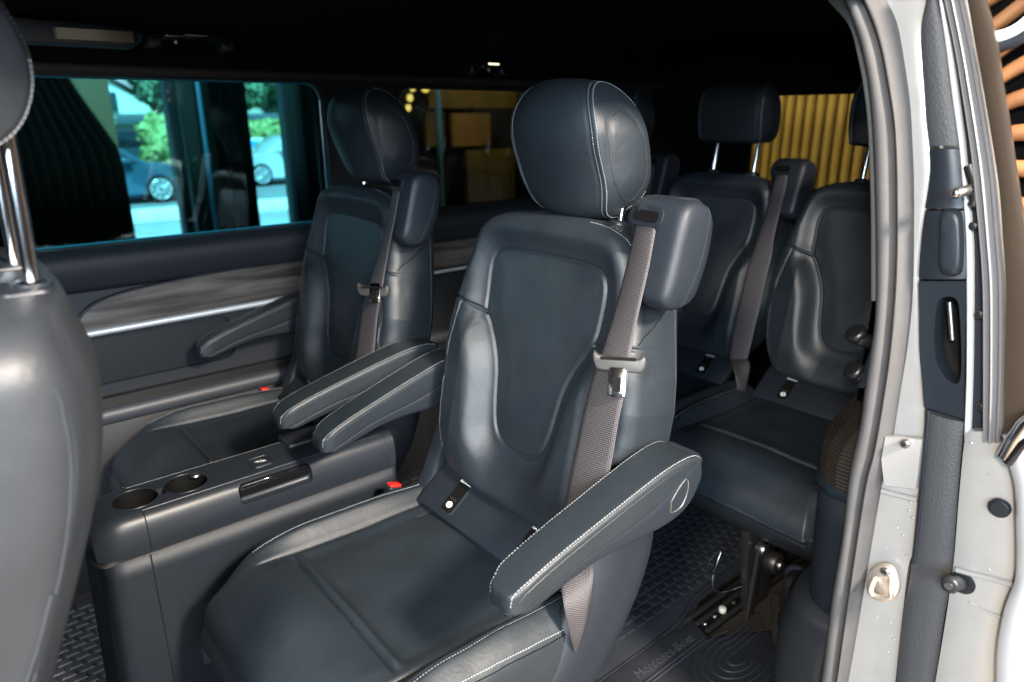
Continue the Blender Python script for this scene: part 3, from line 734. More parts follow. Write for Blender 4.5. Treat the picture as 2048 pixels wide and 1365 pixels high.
# air vent, grab handles and a painted handle glint over the far windows
v=prism('air_vent',[(.16,1.318),(.405,1.318),(.420,1.326),(.428,1.345),(.415,1.358),(.16,1.366)],1,1.735,1.79,PLAST_DK,van,.006)
tube('vent_rim',[(.16,1.733,1.319),(.40,1.733,1.319),(.421,1.733,1.329),(.427,1.733,1.347)],.0018,mat('teal_black_rim',(.01,.05,.08),.25),v,6)
g=box('vent_grille',(.268,1.729,1.328),(.412,1.738,1.350),mat('vent_insert_brown',(.10,.085,.06),.5),v,.001)
for k in range(9): box('vent_slat',(.272,1.7255,1.3295+k*.0023),(.409,1.730,1.3305+k*.0023),mat('vent_slat_brown',(.45,.38,.28),.45) if k==0 else bpy.data.materials['vent_slat_brown'],g,0)
def grab(x0,x1,y,z):
    L=x1-x0; hh=tube('grab_handle',smooth_curve([(x0,y+.02,z-.012),(x0+.02*L/.16,y,z-.004),(x0+.2*L,y-.018,z+.002),(x0+.5*L,y-.022,z+.003),(x0+.8*L,y-.018,z+.002),(x0+.9*L,y,z-.004),(x1,y+.02,z-.012)],40),.0085,GLOSS,van,14)
    for xx in (x0+.01,x1-.01): box('handle_mount',(xx-.016,y,z-.022),(xx+.016,y+.05,z+.006),PLAST_DK,hh,.006)
    tube('handle_highlight',[(x0+L*(.36+.28*k/8),y-.030,z+.0045) for k in range(9)],.0024,CHROME,hh,8)  # chrome strip added so the handle shows a bright highlight
    cyl('coat_hook',(x0+.25*L,y-.02,z-.006),(x0+.25*L,y-.034,z-.014),.005,STEEL,hh,14,.001)
    return hh
grab(.452,.632,1.77,1.348); grab(1.335,1.470,1.775,1.318)
cl=box('handle_glint',(1.372,1.742,1.3235),(1.408,1.750,1.3275),mat('glint_glow',(.9,.8,.6),.4),van,.001)  # glowing strip stands for a reflection on the handle, not a lamp
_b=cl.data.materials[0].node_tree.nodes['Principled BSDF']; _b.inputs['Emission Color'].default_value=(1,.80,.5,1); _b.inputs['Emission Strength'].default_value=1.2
# rear wall with the tailgate window
h=dense_rr(.70,.93,1.505,1.242,.04); ou=match_outer(h,.36,-.02,2.0,1.46)
ring_panel('rear_wall',[(2.40,y,z) for y,z in h],[(2.40,y,z) for y,z in ou],(1,0,0),.03,HEAD,van)
box('rear_glass',(2.425,.66,.90),(2.43,1.54,1.27),GLASS2,van,0,smooth=False)
# van floor under the mats
box('floor_pan',(-1.5,.36,-.05),(2.45,1.96,-.003),CARPET,van,.003)

# ---- rear edge of the door opening, from the seal outwards
def strip(name,L,R,depth,bulge,m,parent,n=90,K=12,edge=.004,ripple=None,lean=0):
    L=smooth_curve(L,n); R=smooth_curve(R,n)
    zs=np.linspace(max(L[0][2],R[0][2]) if 0 else (L[0][2]+R[0][2])/2,(L[-1][2]+R[-1][2])/2,n); V=[]
    for i in range(n):
        row=[]
        for j in range(K):
            t=j/(K-1); q=L[i]*(1-t)+R[i]*t; b=bulge*(1-abs(2*t-1)**2.4)
            if ripple: b+=ripple(t)
            row.append((q[0]-b,q[1],q[2]))
        e0=L[i].copy(); e1=R[i].copy()
        row=[(e0[0]+depth,e0[1]+lean,e0[2])]+row+[(e1[0]+depth,e1[1],e1[2])]
        V+=row
    k=K+2; o=np_mesh(name,np.array(V),grid_faces(n,k,True),[tuple(range(k)),tuple(range((n-1)*k,n*k))],m,parent); sharp(o,50); return o
B0=[(1.000,0.531,1.365),(1.000,0.503,1.325),(1.000,0.481,1.287),(1.000,0.465,1.250),(1.000,0.453,1.213),(1.000,0.440,1.157),(1.000,0.423,1.068),(1.000,0.405,0.960),(1.000,0.398,0.903),(1.000,0.397,0.847),(1.000,0.397,0.805),(1.000,0.395,0.742),(1.000,0.399,0.668),(1.000,0.394,0.548),(1.000,0.395,0.442),(1.000,0.392,0.336),(1.000,0.391,0.268),(1.000,0.390,0.189)]
B05=[(1.000,0.504,1.361),(1.000,0.477,1.322),(1.000,0.447,1.267),(1.000,0.427,1.212),(1.000,0.410,1.157),(1.000,0.394,1.071),(1.000,0.380,0.974),(1.000,0.370,0.843),(1.000,0.369,0.711),(1.000,0.373,0.657),(1.000,0.371,0.526),(1.000,0.368,0.410),(1.000,0.364,0.288),(1.000,0.361,0.212)]
B1=[(1.000,0.477,1.357),(1.000,0.451,1.319),(1.000,0.434,1.292),(1.000,0.418,1.247),(1.000,0.402,1.194),(1.000,0.390,1.140),(1.000,0.377,1.072),(1.000,0.359,0.952),(1.000,0.353,0.875),(1.000,0.352,0.807),(1.000,0.351,0.734),(1.000,0.354,0.674),(1.000,0.354,0.569),(1.000,0.353,0.484),(1.000,0.352,0.359),(1.000,0.352,0.297),(1.000,0.351,0.220)]
B1b=[(1.012,0.496,1.361),(1.012,0.467,1.322),(1.012,0.445,1.294),(1.012,0.429,1.249),(1.012,0.413,1.194),(1.012,0.401,1.139),(1.012,0.388,1.070),(1.012,0.370,0.948),(1.012,0.363,0.870),(1.012,0.362,0.800),(1.012,0.362,0.726),(1.012,0.365,0.665),(1.012,0.366,0.558),(1.012,0.364,0.472),(1.012,0.364,0.344),(1.012,0.364,0.281),(1.012,0.363,0.202)]
B2=[(1.012,0.407,1.349),(1.012,0.404,1.315),(1.012,0.403,1.290),(1.012,0.401,1.263),(1.012,0.388,1.211),(1.012,0.375,1.158),(1.012,0.365,1.112),(1.012,0.362,1.072),(1.012,0.360,1.027),(1.012,0.358,0.988),(1.012,0.350,0.939),(1.012,0.337,0.863),(1.012,0.327,0.826),(1.012,0.315,0.766),(1.012,0.305,0.651),(1.012,0.298,0.560),(1.012,0.300,0.542),(1.012,0.295,0.462),(1.012,0.286,0.339),(1.012,0.281,0.268)]
s1=strip('door_seal',B0,B05,.03,.016,RUBBER,van,K=14)
s2=strip('seal_lip',B05,B1,.03,.012,RUBBER,van,K=12,ripple=lambda t:.004*math.sin(t*pi*2))
strip('door_jamb',B1b,B2,.05,.003,PAINT,van,K=10)
# fabric pillar cover tucked under the seal
F0=[(1.020,0.564,1.372),(1.020,0.537,1.331),(1.020,0.502,1.295),(1.020,0.483,1.252),(1.020,0.470,1.214),(1.020,0.455,1.156),(1.020,0.438,1.065),(1.020,0.427,0.996),(1.020,0.416,0.924)]
F1=[(1.020,0.535,1.368),(1.020,0.506,1.327),(1.020,0.484,1.289),(1.020,0.467,1.251),(1.020,0.456,1.213),(1.020,0.442,1.157),(1.020,0.425,1.066),(1.020,0.412,0.998),(1.020,0.402,0.927)]
strip('pillar_fabric',F0,F1,.35,.004,FABRIC,van,n=50,K=8)
F0=[(1.024,0.411,0.925),(1.024,0.407,0.881),(1.024,0.409,0.846),(1.024,0.415,0.809),(1.024,0.418,0.788)]
F1=[(1.024,0.398,0.927),(1.024,0.393,0.885),(1.024,0.395,0.850),(1.024,0.394,0.815),(1.024,0.396,0.795)]
strip('pillar_cover',F0,F1,.35,.004,PLAST_SM,van,n=30,K=8)
# black sliding-door end trim, five pieces with joints between them
def seg(name,Lp,Rp,m,bul=.006,depth=.03,K=12,n=40): return strip(name,Lp,Rp,depth,bul,m,van,n=n,K=K)
L=[(1.000,0.402,1.347),(1.000,0.399,1.313),(1.000,0.400,1.289),(1.000,0.396,1.262),(1.000,0.384,1.211),(1.000,0.375,1.172),(1.000,0.366,1.141)]
R=[(1.000,0.396,1.346),(1.000,0.385,1.312),(1.000,0.376,1.286),(1.000,0.368,1.260),(1.000,0.354,1.210),(1.000,0.342,1.172),(1.000,0.333,1.142)]
seg('end_trim',L,R,BLACKMETAL,.004)
L=[(0.998,0.365,1.137),(0.998,0.360,1.113),(0.998,0.358,1.080),(0.998,0.358,1.063)]
R=[(0.998,0.331,1.138),(0.998,0.325,1.115),(0.998,0.318,1.083),(0.998,0.314,1.067)]
seg('end_trim',L,R,PLAST_SM)
L=[(0.998,0.357,1.060),(0.998,0.356,1.029),(0.998,0.352,0.991),(0.998,0.350,0.971)]
R=[(0.998,0.313,1.064),(0.998,0.307,1.035),(0.998,0.299,0.999),(0.998,0.296,0.980)]
e2=seg('end_trim',L,R,PLAST_SM)
bump=[(0.990,0.335,1.061),(0.990,0.317,1.063),(0.990,0.308,1.035),(0.990,0.302,0.998),(0.990,0.305,0.985),(0.990,0.319,0.983),(0.990,0.326,0.994),(0.990,0.332,1.032)]
bm_=smooth_curve(bump,40,True); c_=bm_.mean(0)
V=[]
for k,sv in ((0,1.06),(.006,1.0),(.010,.90),(.011,.7),(.011,.02)):
    for q in bm_: p=c_+(q-c_)*sv; V.append((1.0-k-.004,p[1],p[2]))
np_mesh('trim_boss',np.array(V),grid_faces(5,40,True),(),PLAST_SM,e2)
# piece with the handle recess
n=48
oL=[(0.998,0.350,0.967),(0.998,0.343,0.929),(0.998,0.335,0.882),(0.998,0.327,0.848),(0.998,0.315,0.797)]
oR=[(0.998,0.295,0.977),(0.998,0.289,0.941),(0.998,0.282,0.895),(0.998,0.277,0.862),(0.998,0.266,0.796)]
oL=resample(oL,13); oR=resample(oR,13)
outer=[*oL,*resample([oL[-1],oR[-1]],13)[1:],*oR[::-1][1:],*resample([oR[0],oL[0]],13)[1:-1]]
hole=[(0.998,0.317,0.946),(0.998,0.319,0.931),(0.998,0.317,0.907),(0.998,0.313,0.880),(0.998,0.306,0.860),(0.998,0.295,0.846),(0.998,0.285,0.844),(0.998,0.284,0.860),(0.998,0.289,0.894),(0.998,0.295,0.926),(0.998,0.300,0.946),(0.998,0.307,0.951)]
hole=smooth_curve(hole,len(outer),True); hole=hole.mean(0)+(hole-hole.mean(0))*np.array([1,1.22,1.06])
oc=np.mean(outer,axis=0)
def ang(p,c): return math.atan2(p[2]-c[2],p[1]-c[1])
hc=np.mean(hole,axis=0); a0=ang(outer[0],oc); 
hs=sorted(hole.tolist(),key=lambda p:ang(p,hc)); os_=sorted([list(map(float,p)) for p in outer],key=lambda p:ang(p,oc))
e4=ring_panel('end_trim',hs,os_,(1,0,0),.03,PLAST_SM,van)
rc_=np.array(hs); V=[]
for dx_,sv in ((.029,1.0),(.032,.9),(.034,.5),(.034,.02)):
    for q in rc_: p=hc+(q-hc)*sv; V.append((.998+dx_,p[1],p[2]))
np_mesh('handle_recess',np.array(V),grid_faces(4,len(hs),True),(),BLACK,e4)
pin=[(1.010,0.313,0.944),(1.010,0.301,0.895),(1.010,0.292,0.855)]
tube('latch_rod',pin[:2],.0035,STEEL,e4,10)
L=[(1.000,0.314,0.791),(1.000,0.311,0.771),(1.000,0.301,0.658),(1.000,0.294,0.569),(1.000,0.293,0.552),(1.000,0.292,0.543),(1.000,0.290,0.460),(1.000,0.282,0.349),(1.000,0.277,0.279)]
R=[(1.000,0.266,0.791),(1.000,0.264,0.773),(1.000,0.254,0.679),(1.000,0.244,0.594),(1.000,0.242,0.566),(1.000,0.240,0.534),(1.000,0.239,0.492),(1.000,0.233,0.385),(1.000,0.230,0.317)]
seg('end_trim',L,R,BLACKMETAL,.006,K=16,n=70)
L=[(0.996,0.309,0.794),(0.996,0.306,0.774),(0.996,0.296,0.661),(0.996,0.290,0.583),(0.996,0.290,0.560)]
tube('trim_bead',smooth_curve(L,40),.0022,PLAST_SM,van,8)
# sliding door edge further out: thin pressed lip, dark channel, aluminium-bright frame, grey-brown glass
L=[(0.998,0.394,1.346),(0.998,0.384,1.312),(0.998,0.368,1.261),(0.998,0.348,1.193),(0.998,0.332,1.141),(0.998,0.316,1.077),(0.998,0.301,1.010),(0.998,0.276,0.869),(0.998,0.264,0.788),(0.998,0.261,0.768)]
R=[(0.998,0.388,1.345),(0.998,0.378,1.311),(0.998,0.361,1.260),(0.998,0.341,1.193),(0.998,0.326,1.141),(0.998,0.310,1.078),(0.998,0.294,1.011),(0.998,0.270,0.871),(0.998,0.258,0.791),(0.998,0.255,0.770)]
strip('door_edge_lip',L,R,.03,.003,PAINT_W,van,K=8)
L=[(1.006,0.392,1.346),(1.006,0.382,1.312),(1.006,0.365,1.261),(1.006,0.346,1.193),(1.006,0.330,1.141),(1.006,0.313,1.077),(1.006,0.298,1.010),(1.006,0.274,0.868),(1.006,0.260,0.779),(1.006,0.257,0.775)]
R=[(1.006,0.383,1.345),(1.006,0.369,1.311),(1.006,0.351,1.260),(1.006,0.331,1.193),(1.006,0.314,1.142),(1.006,0.297,1.078),(1.006,0.278,1.012),(1.006,0.252,0.874),(1.006,0.238,0.782),(1.006,0.238,0.779)]
strip('door_channel',L,R,.03,.001,PLAST,van,K=8)
L=[(0.985,0.385,1.343),(0.985,0.371,1.309),(0.985,0.354,1.264),(0.985,0.341,1.226),(0.985,0.314,1.142),(0.985,0.297,1.080),(0.985,0.283,1.027),(0.985,0.270,0.971),(0.985,0.253,0.879),(0.985,0.235,0.778)]
R=[(0.985,0.362,1.340),(0.985,0.348,1.306),(0.985,0.332,1.262),(0.985,0.319,1.225),(0.985,0.297,1.159),(0.985,0.278,1.099),(0.985,0.262,1.036),(0.985,0.247,0.975),(0.985,0.227,0.862),(0.985,0.217,0.785)]
CH=mat('window_channel_grey',(.17,.17,.175),.4,metal=.2)
strip('window_channel',L,R,.04,.004,CH,van,K=24,ripple=lambda t:.004*math.cos(t*pi*5)-(.004 if .78<t<.84 else 0))
L=[(0.975,0.358,1.338),(0.975,0.344,1.305),(0.975,0.329,1.261),(0.975,0.316,1.224),(0.975,0.294,1.159),(0.975,0.275,1.100),(0.975,0.259,1.037),(0.975,0.245,0.977),(0.975,0.225,0.865),(0.975,0.214,0.792)]
R=[(0.975,0.340,1.336),(0.975,0.325,1.303),(0.975,0.305,1.255),(0.975,0.293,1.216),(0.975,0.279,1.175),(0.975,0.254,1.096),(0.975,0.232,1.029),(0.975,0.214,0.973),(0.975,0.186,0.877),(0.975,0.169,0.809)]
strip('door_glass',L,R,.006,.001,mat('smoked_door_glass',(.034,.025,.018),.28,var=.1,vscale=6),van,K=6)
L=[(0.990,0.255,0.785),(0.990,0.258,0.771),(0.990,0.250,0.685),(0.990,0.241,0.601),(0.990,0.235,0.511),(0.990,0.230,0.394),(0.990,0.227,0.327)]
R=[(0.990,0.221,0.798),(0.990,0.214,0.782),(0.990,0.195,0.737),(0.990,0.175,0.636),(0.990,0.170,0.602),(0.990,0.173,0.550),(0.990,0.169,0.491),(0.990,0.153,0.386)]
strip('door_inner_panel',L,R,.04,.004,PAINT,van,K=14)
L=[(0.970,0.215,0.800),(0.970,0.201,0.765),(0.970,0.190,0.738),(0.970,0.181,0.696),(0.970,0.171,0.647),(0.970,0.167,0.613),(0.970,0.170,0.572),(0.970,0.169,0.529),(0.970,0.165,0.491),(0.970,0.150,0.402)]
R=[(0.970,0.162,0.833),(0.970,0.156,0.802),(0.970,0.149,0.764),(0.970,0.139,0.716),(0.970,0.130,0.669),(0.970,0.124,0.638),(0.970,0.116,0.596),(0.970,0.110,0.568),(0.970,0.106,0.546),(0.970,0.088,0.452)]
strip('door_outer_flange',L,R,.05,.014,PAINT_W,van,K=20)
g=[(0.965,0.205,0.775),(0.965,0.200,0.801),(0.965,0.193,0.823),(0.965,0.182,0.843)]
tube('door_sill_moulding',g,.010,CHROME,van,14)
tube('door_sill_moulding',[(0.960,0.201,0.771),(0.960,0.192,0.795),(0.960,0.176,0.831)],.006,GLOSS,van,10)
# jamb hardware
br_=[(1.004,0.355,0.739),(1.004,0.309,0.751),(1.004,0.306,0.714),(1.004,0.304,0.677),(1.004,0.345,0.665),(1.004,0.355,0.703)]
n_=len(br_); V=[(p[0]+dx_,p[1],p[2]) for dx_ in (0,-.012) for p in br_]
bk_=mesh('jamb_bracket',V,[tuple(range(n_))[::-1],tuple(range(n_,2*n_))]+[(i,(i+1)%n_,n_+(i+1)%n_,n_+i) for i in range(n_)],PAINT,van,False)
def bolt(px,r,parent,h=.005,m=STEEL):
    b=cyl('bolt',(px[0]+.004,px[1],px[2]),(px[0]-h,px[1],px[2]),r,m,parent,24,.0015)
    star=[((r*.55 if k%2 else r*.32)*math.cos(k*pi/6),(r*.55 if k%2 else r*.32)*math.sin(k*pi/6)) for k in range(12)]
    prism('bolt_socket',[(px[1]+a,px[2]+c) for a,c in star],0,px[0]-h-.0004,px[0]-h+.001,DSTEEL,b)
    return b
bolt((0.988,0.326,0.741),.0062,bk_)
p=(1.000,0.324,0.506)
R_=[(1.000,0.329,0.537),(1.000,0.315,0.539),(1.000,0.304,0.523),(1.000,0.301,0.505),(1.000,0.308,0.484),(1.000,0.323,0.473),(1.000,0.339,0.475),(1.000,0.347,0.493),(1.000,0.344,0.519)]
lp=smooth_curve(R_,36,True); cc=lp.mean(0); V=[]
for dx_,sv in ((.0,1.0),(-.006,.98),(-.008,.9),(-.008,.02)):
    for q in lp: w_=cc+(q-cc)*sv; V.append((1.002+dx_,w_[1],w_[2]))
stk=np_mesh('striker',np.array(V),grid_faces(4,36,True),(),mat('striker_metal',(.80,.72,.62),.42,metal=.85,bump=.3,scale=90),van)
bolt((0.994,0.323,0.529),.0068,stk,.004)
lo=[(0.990,0.335,0.511),(0.990,0.333,0.498),(0.990,0.326,0.492),(0.990,0.306,0.501),(0.990,0.307,0.515),(0.990,0.314,0.522)]
lo=[(q[0]-(.012 if 0<i<5 else -.004),q[1],q[2]) for i,q in enumerate(lo)]
tube('striker_loop',smooth_curve(lo,40),.0040,stk.data.materials[0],stk,12)
k0=(0.985,0.224,0.571); rk=cyl('guide_roller',k0,(k0[0]-.002,k0[1]-.0,k0[2]),.016,PLAST_DK,van,28,.0005)
k1=(0.955,0.229,0.582)
cyl('roller_pin',k0,k1,.009,PLAST_DK,rk,20,.001); cyl('roller_head',k1,(k1[0]-.010,k1[1],k1[2]+.0005),.0115,PLAST_DK,rk,24,.002); cyl('roller_screw',(k1[0]-.009,k1[1],k1[2]),(k1[0]-.0115,k1[1],k1[2]),.005,STEEL,rk,14)
k0=(0.980,0.202,0.699); gr=cyl('grommet',(k0[0]+.005,k0[1],k0[2]),(k0[0]-.004,k0[1],k0[2]),.0125,PLAST_SM,van,28,.002); cyl('grommet_cup',(k0[0]-.0035,k0[1],k0[2]),(k0[0]-.0048,k0[1],k0[2]),.0085,PLAST_DK,gr,24)
k0=(0.990,0.306,1.092); k1=(0.960,0.313,1.088); hp_=cyl('hinge_pin',k0,k1,.0065,STEEL,van,20,.001); cyl('pin_head',k1,(k1[0]-.004,k1[1]-.001,k1[2]),.0045,CHROME,hp_,16,.001)
hk=[(0.992,0.314,1.120),(0.992,0.310,1.111),(0.992,0.306,1.103),(0.992,0.300,1.079),(0.992,0.302,1.072)]; tube('hinge_arm',hk,.007,DSTEEL,van,10)
for q in ((0.998,0.272,0.939),(0.998,0.249,0.820),(0.998,0.298,1.047)): cyl('channel_rivet',(q[0],q[1],q[2]),(q[0]-.006,q[1],q[2]),.0055,PLAST_DK,van,18,.001)
# pressed steps, sealant blobs and dried drops on the painted jamb
tube('pressed_step',[(1.006,0.352,0.648),(1.006,0.333,0.650),(1.006,0.303,0.655)],.0042,PAINT,van,10)
tube('pressed_step',[(0.985,0.234,0.586),(0.985,0.218,0.589),(0.985,0.193,0.595),(0.985,0.168,0.598)],.0040,PAINT,van,10)
tube('pressed_step',[(0.985,0.211,0.547),(0.985,0.192,0.544),(0.985,0.169,0.545)],.0016,PAINT,van,8)
V=[];F=[]; rg=np.random.default_rng(3)
dr=[(1.000,0.338,0.616),(1.000,0.325,0.613),(1.000,0.313,0.632),(1.000,0.314,0.590),(1.000,0.330,0.579),(1.000,0.332,0.559),(1.000,0.313,0.645),(1.000,0.317,0.569),(1.000,0.304,0.559),(1.000,0.322,0.458),(1.000,0.308,0.438),(1.000,0.304,0.386),(1.000,0.299,0.412),(1.000,0.328,0.436),(1.000,0.249,0.771),(1.000,0.199,0.605),(1.000,0.235,0.588),(1.000,0.324,0.598),(1.000,0.306,0.623),(1.000,0.331,0.530)]
for c_ in dr:
    r=.0007+.0014*rg.random(); n0=len(V)
    for (rr,h_) in ((1,0),(.7,.5),(.25,.75)):
        for k in range(8): V.append((c_[0]+.0095-h_*r*.9 if c_[1]>.27 else c_[0]-.013-h_*r,c_[1]+rr*r*math.cos(k*pi/4)*1.6,c_[2]+rr*r*math.sin(k*pi/4)))
    for q in range(2):
        for k in range(8): F.append((n0+q*8+k,n0+q*8+(k+1)%8,n0+(q+1)*8+(k+1)%8,n0+(q+1)*8+k))
    F.append(tuple(range(n0+16,n0+24)))
stuff(mesh('paint_blisters',V,F,PAINT,van))
# interior trim beside the rear row
plan=smooth_curve([(1.03,.37),(1.03,.43),(1.045,.455),(1.075,.477),(1.13,.490),(1.3,.492),(1.8,.49),(2.39,.48)],50); plan=[tuple(q) for q in plan]+[(2.39,.37)]
def zloft(name,plan,z0,z1,m,parent,n=8,scale=None):
    V=[];c=np.mean(plan,axis=0)
    for i,z in enumerate(np.linspace(z0,z1,n)):
        for x,y in plan:
            off=scale(i/(n-1)) if scale else 0
            V.append((x+off*.6,y-off,z))
    k=len(plan); return np_mesh(name,np.array(V),grid_faces(n,k,True),[tuple(range(k)),tuple(range((n-1)*k,n*k))],m,parent)
zloft('rear_side_trim',plan,.02,.600,PLAST,van,10,lambda t:.022*(1-t)**1)
V=[];nz=44
for i,z in enumerate(np.linspace(.606,.745,nz)):
    t=i/(nz-1)
    for x,y in plan: V.append((x-.004*math.sin(pi*t)+(0.0015 if i%2 else 0)+.05*t**3,y+.004*math.sin(pi*t)-(0.0015 if i%2 else 0)-.035*t**3*(1 if y>.4 else 0),z))
k=len(plan); sharp(np_mesh('ribbed_wood_trim',np.array(V),grid_faces(nz,k,True),[tuple(range(k)),tuple(range((nz-1)*k,nz*k))],mat('bronze_wood',(.020,.016,.013),.34,var=.3,vscale=12),van),12)
zloft('trim_moulding',[(x-.004 if x<1.1 else x,y+.004) for x,y in plan],.594,.608,mat('blue_black_moulding',(.010,.016,.021),.25),van,4)
zloft('rear_upper_trim',[(x+.055,y-.045 if y>.4 else y+.04) for x,y in plan],.745,1.30,PLAST_SM,van,4)
KN=mat('black_knob',(.007,.007,.008),.38)
for (p0,p1,r) in (((1.050,0.411,0.853),(1.020,0.428,0.865),.011),((1.050,0.405,0.804),(1.020,0.423,0.809),.011)):
    hook=cyl('belt_guide_knob',p0,p1,r,KN,van,24,.003)
    d_=np.array(p1)-np.array(p0); d_/=np.linalg.norm(d_); q_=np.array(p1)
    cyl('knob_rim',q_-d_*.003+np.array([0,0,.003]),q_+d_*.006+np.array([0,0,.009]),.0155,KN,hook,26,.003)
# lower pocket with its handle scoop, carpeted wheel-arch foot
stuff(zloft('arch_carpet',[(x-.016,y+.012 if y>.40 else y) for x,y in plan],.0,.165,CARPET,van,4))
zloft('lower_arch_trim',[(x-.012,y+.008 if y>.40 else y) for x,y in plan],.158,.375,PLAST_DK,van,10,lambda t:-.016*math.sin(min(1,(1-t)*2.2)*pi/2))
pk=prism('pocket_scoop',rrect(1.085,.245,1.150,.365,.02),1,.505,.5205,BLACK,van,.003)
cyl('scoop_grip',(1.125,.512,.335),(1.14,.527,.36),.020,PLAST_SM,pk,24,.008)
box('pocket_bar',(1.09,.5195,.284),(1.148,.523,.290),STEEL,pk,.001)
cp=stuff(prism('carpet',[(.60,.36),(1.50,.36),(1.56,.60),(1.475,.735),(1.35,.655),(1.18,.575),(.60,.42)],2,-.002,.010,CARPET,van,.003))
# door step
box('door_sill_plate',(-.9,.24,-.10),(1.0,.37,-.02),PLAST_DK,van,.01)
for ch in van.children: ch.location=-van.location

# ---------------------------------------------------------------- centre console
con=thing('centre_console','dark plastic centre console with two cup holders between the captain seats','console',(.39,1.26,0))
Y0,Y1=1.195,1.33
def rounded_cover(name,x0,x1,front_round,m,parent,z0=.468,z1=.540,holes=False):
    V=[];K=46
    pr=[(Y0-.002,z0),(Y0-.004,z0+.02),(Y0-.002,z1-.030),(Y0+.004,z1-.012),(Y0+.014,z1-.003),(Y0+.028,z1),((Y0+Y1)/2,z1+.001),(Y1-.028,z1),(Y1-.014,z1-.003),(Y1-.004,z1-.012),(Y1,z1-.03),(Y1+.002,z0)]
    pr=smooth_curve(pr,K); n=30 if front_round else 6; rows=[]
    yc=(Y0+Y1)/2
    for i in range(n):
        t=i/(n-1); x=x0+(x1-x0)*(t**1.6 if front_round else t)
        f=1;dz=0
        if front_round:
            u=max(0,1-(x-x0)/.05); f=1-.30*u**2.4; dz=.030*u**2.6
        rows.append([(x,yc+(y-yc)*f,z-dz*ss(z0,z1,z)) for y,z in pr])
    V=np.array(rows); 
    return np_mesh(name,V.reshape(-1,3),grid_faces(n,K,True),[tuple(range(K)),tuple(range((n-1)*K,n*K))],m,parent)
CX=[(.183,1.256),(.268,1.257)]
def cut(o,cutters):
    par=o.parent; o.parent=None
    for c in cutters:
        md=o.modifiers.new('cut','BOOLEAN'); md.object=c; md.operation='DIFFERENCE'; md.solver='EXACT'
    bpy.context.view_layer.update()
    dg=bpy.context.evaluated_depsgraph_get(); me=bpy.data.meshes.new_from_object(o.evaluated_get(dg)); o.modifiers.clear(); old=o.data; o.data=me; me.name=old.name
    for c in cutters: bpy.data.objects.remove(c)
    o.parent=par; me.shade_smooth(); me.set_sharp_from_angle(angle=math.radians(32))
cover=rounded_cover('console_cover',.104,.668,True,PLAST_SM,con)
cts=[]
for x,y in CX: cts.append(cyl('cutter',(x,y,.46),(x,y,.60),.0365,PLAST_DK,None,48))
cts.append(box('cutter',(.20,1.244,.515),(.26,1.268,.60),PLAST_DK,None,.004))
cts.append(box('cutter',(.341,1.180,.4955),(.482,1.2065,.5325),PLAST_DK,None,.008,3))
cts.append(box('cutter',(.383,1.228,.5395),(.424,1.270,.56),PLAST_DK,None,.006,3))
cts[-1].data.transform(Matrix.Translation((0,0,.0)))
cut(cover,cts)
for x,y in CX:
    w=cyl('cup_well',(x,y,.44),(x,y,.4725),.0364,BLACK,con,40)
    V=[];n=48
    for z,r in ((.5405,.0364),(.50,.0355),(.478,.034),(.4745,.031),(.474,.001)):
        for k in range(n): t=2*pi*k/n; V.append((x+r*math.cos(t),y+r*math.sin(t),z))
    o=np_mesh('cup_liner',np.array(V),grid_faces(5,n,True),(),BLACK,w)
    rim=[(x+.0368*math.cos(2*pi*k/60),y+.0368*math.sin(2*pi*k/60),.5412) for k in range(61)]
    if x<.2: rim=[q for q in rim if not (q[0]>x+.033 and abs(q[1]-y)<.014)]; 
    tube('cup_rim',rim[1:] if x<.2 else rim[6:55],.0008,PLAST_SM,w,6)
cyl('cup_catch',(.292,1.283,.534),(.292,1.283,.5415),.0095,STEEL,con,24,.003)
lid=box('gloss_flap',(.3435,1.1975,.508),(.4795,1.206,.531),GLOSS,con,.004,3)
pr=[(.345,.529),(.478,.527)]
cyl('flap_roll',(.346,1.2015,.5285),(.477,1.2015,.5285),.0052,GLOSS,lid,20,.002)
btn=prism('release_button',rrect(.3855,1.2305,.4215,1.2675,.006),2,.536,.5425,PLAST_SM,con,.001)
fr_=[(x,y,.5418) for x,y in rrect(.3825,1.2275,.4245,1.2705,.008)]; tube('button_frame',fr_+[fr_[0]],.0007,PLAST_SM,btn,6)
f_=frame((.4035,1.249,.5430),(.93,-.36,0),(.36,.93,0))
for sg in (-1,1):
    prism('arrow_symbol',[(sg*.003,.0028),(sg*.0105,0),(sg*.003,-.0028)],2,-.0002,.0004,WHITE_PRINT,btn).data.transform(f_)
prism('arrow_symbol',[(-.0006,-.006),(.0006,-.006),(.0006,.006),(-.0006,.006)],2,-.0002,.0004,WHITE_PRINT,btn).data.transform(f_)
# seams of the cover
GR=mat('seam_shadow_gap',(.004,.004,.005),.6)
bt=bvh_of(cover)
def on(path,r,m,name='cover_seam'):
    tube(name,[tuple(bt.find_nearest(Vector(q))[0]) for q in smooth_curve(path,60)],r,m,cover,6)
on([(.184,1.19,.470),(.184,1.19,.50),(.184,1.192,.525),(.184,1.205,.541)],.0011,GR)
on([(.184,1.2095,.545),(.30,1.2095,.545),(.50,1.2095,.545),(.645,1.2095,.545)],.0008,PLAST_SM)
on([(.648,1.19,.470),(.648,1.19,.50),(.648,1.195,.530),(.646,1.212,.541)],.0011,GR)
on([(.18,1.316,.545),(.3,1.316,.545),(.50,1.316,.545),(.6,1.316,.545)],.0008,PLAST_SM)
for x in (.176,.330): box('top_notch',(x-.002,1.312,.5395),(x+.002,1.33,.5422),GR,cover,.0)
hb=box('armrest_stop',(.47,1.268,.536),(.655,1.330,.548),PLAST_DK,con,.006,3)
box('stop_cup',(.515,1.235,.536),(.575,1.275,.549),PLAST_DK,con,.008,3)
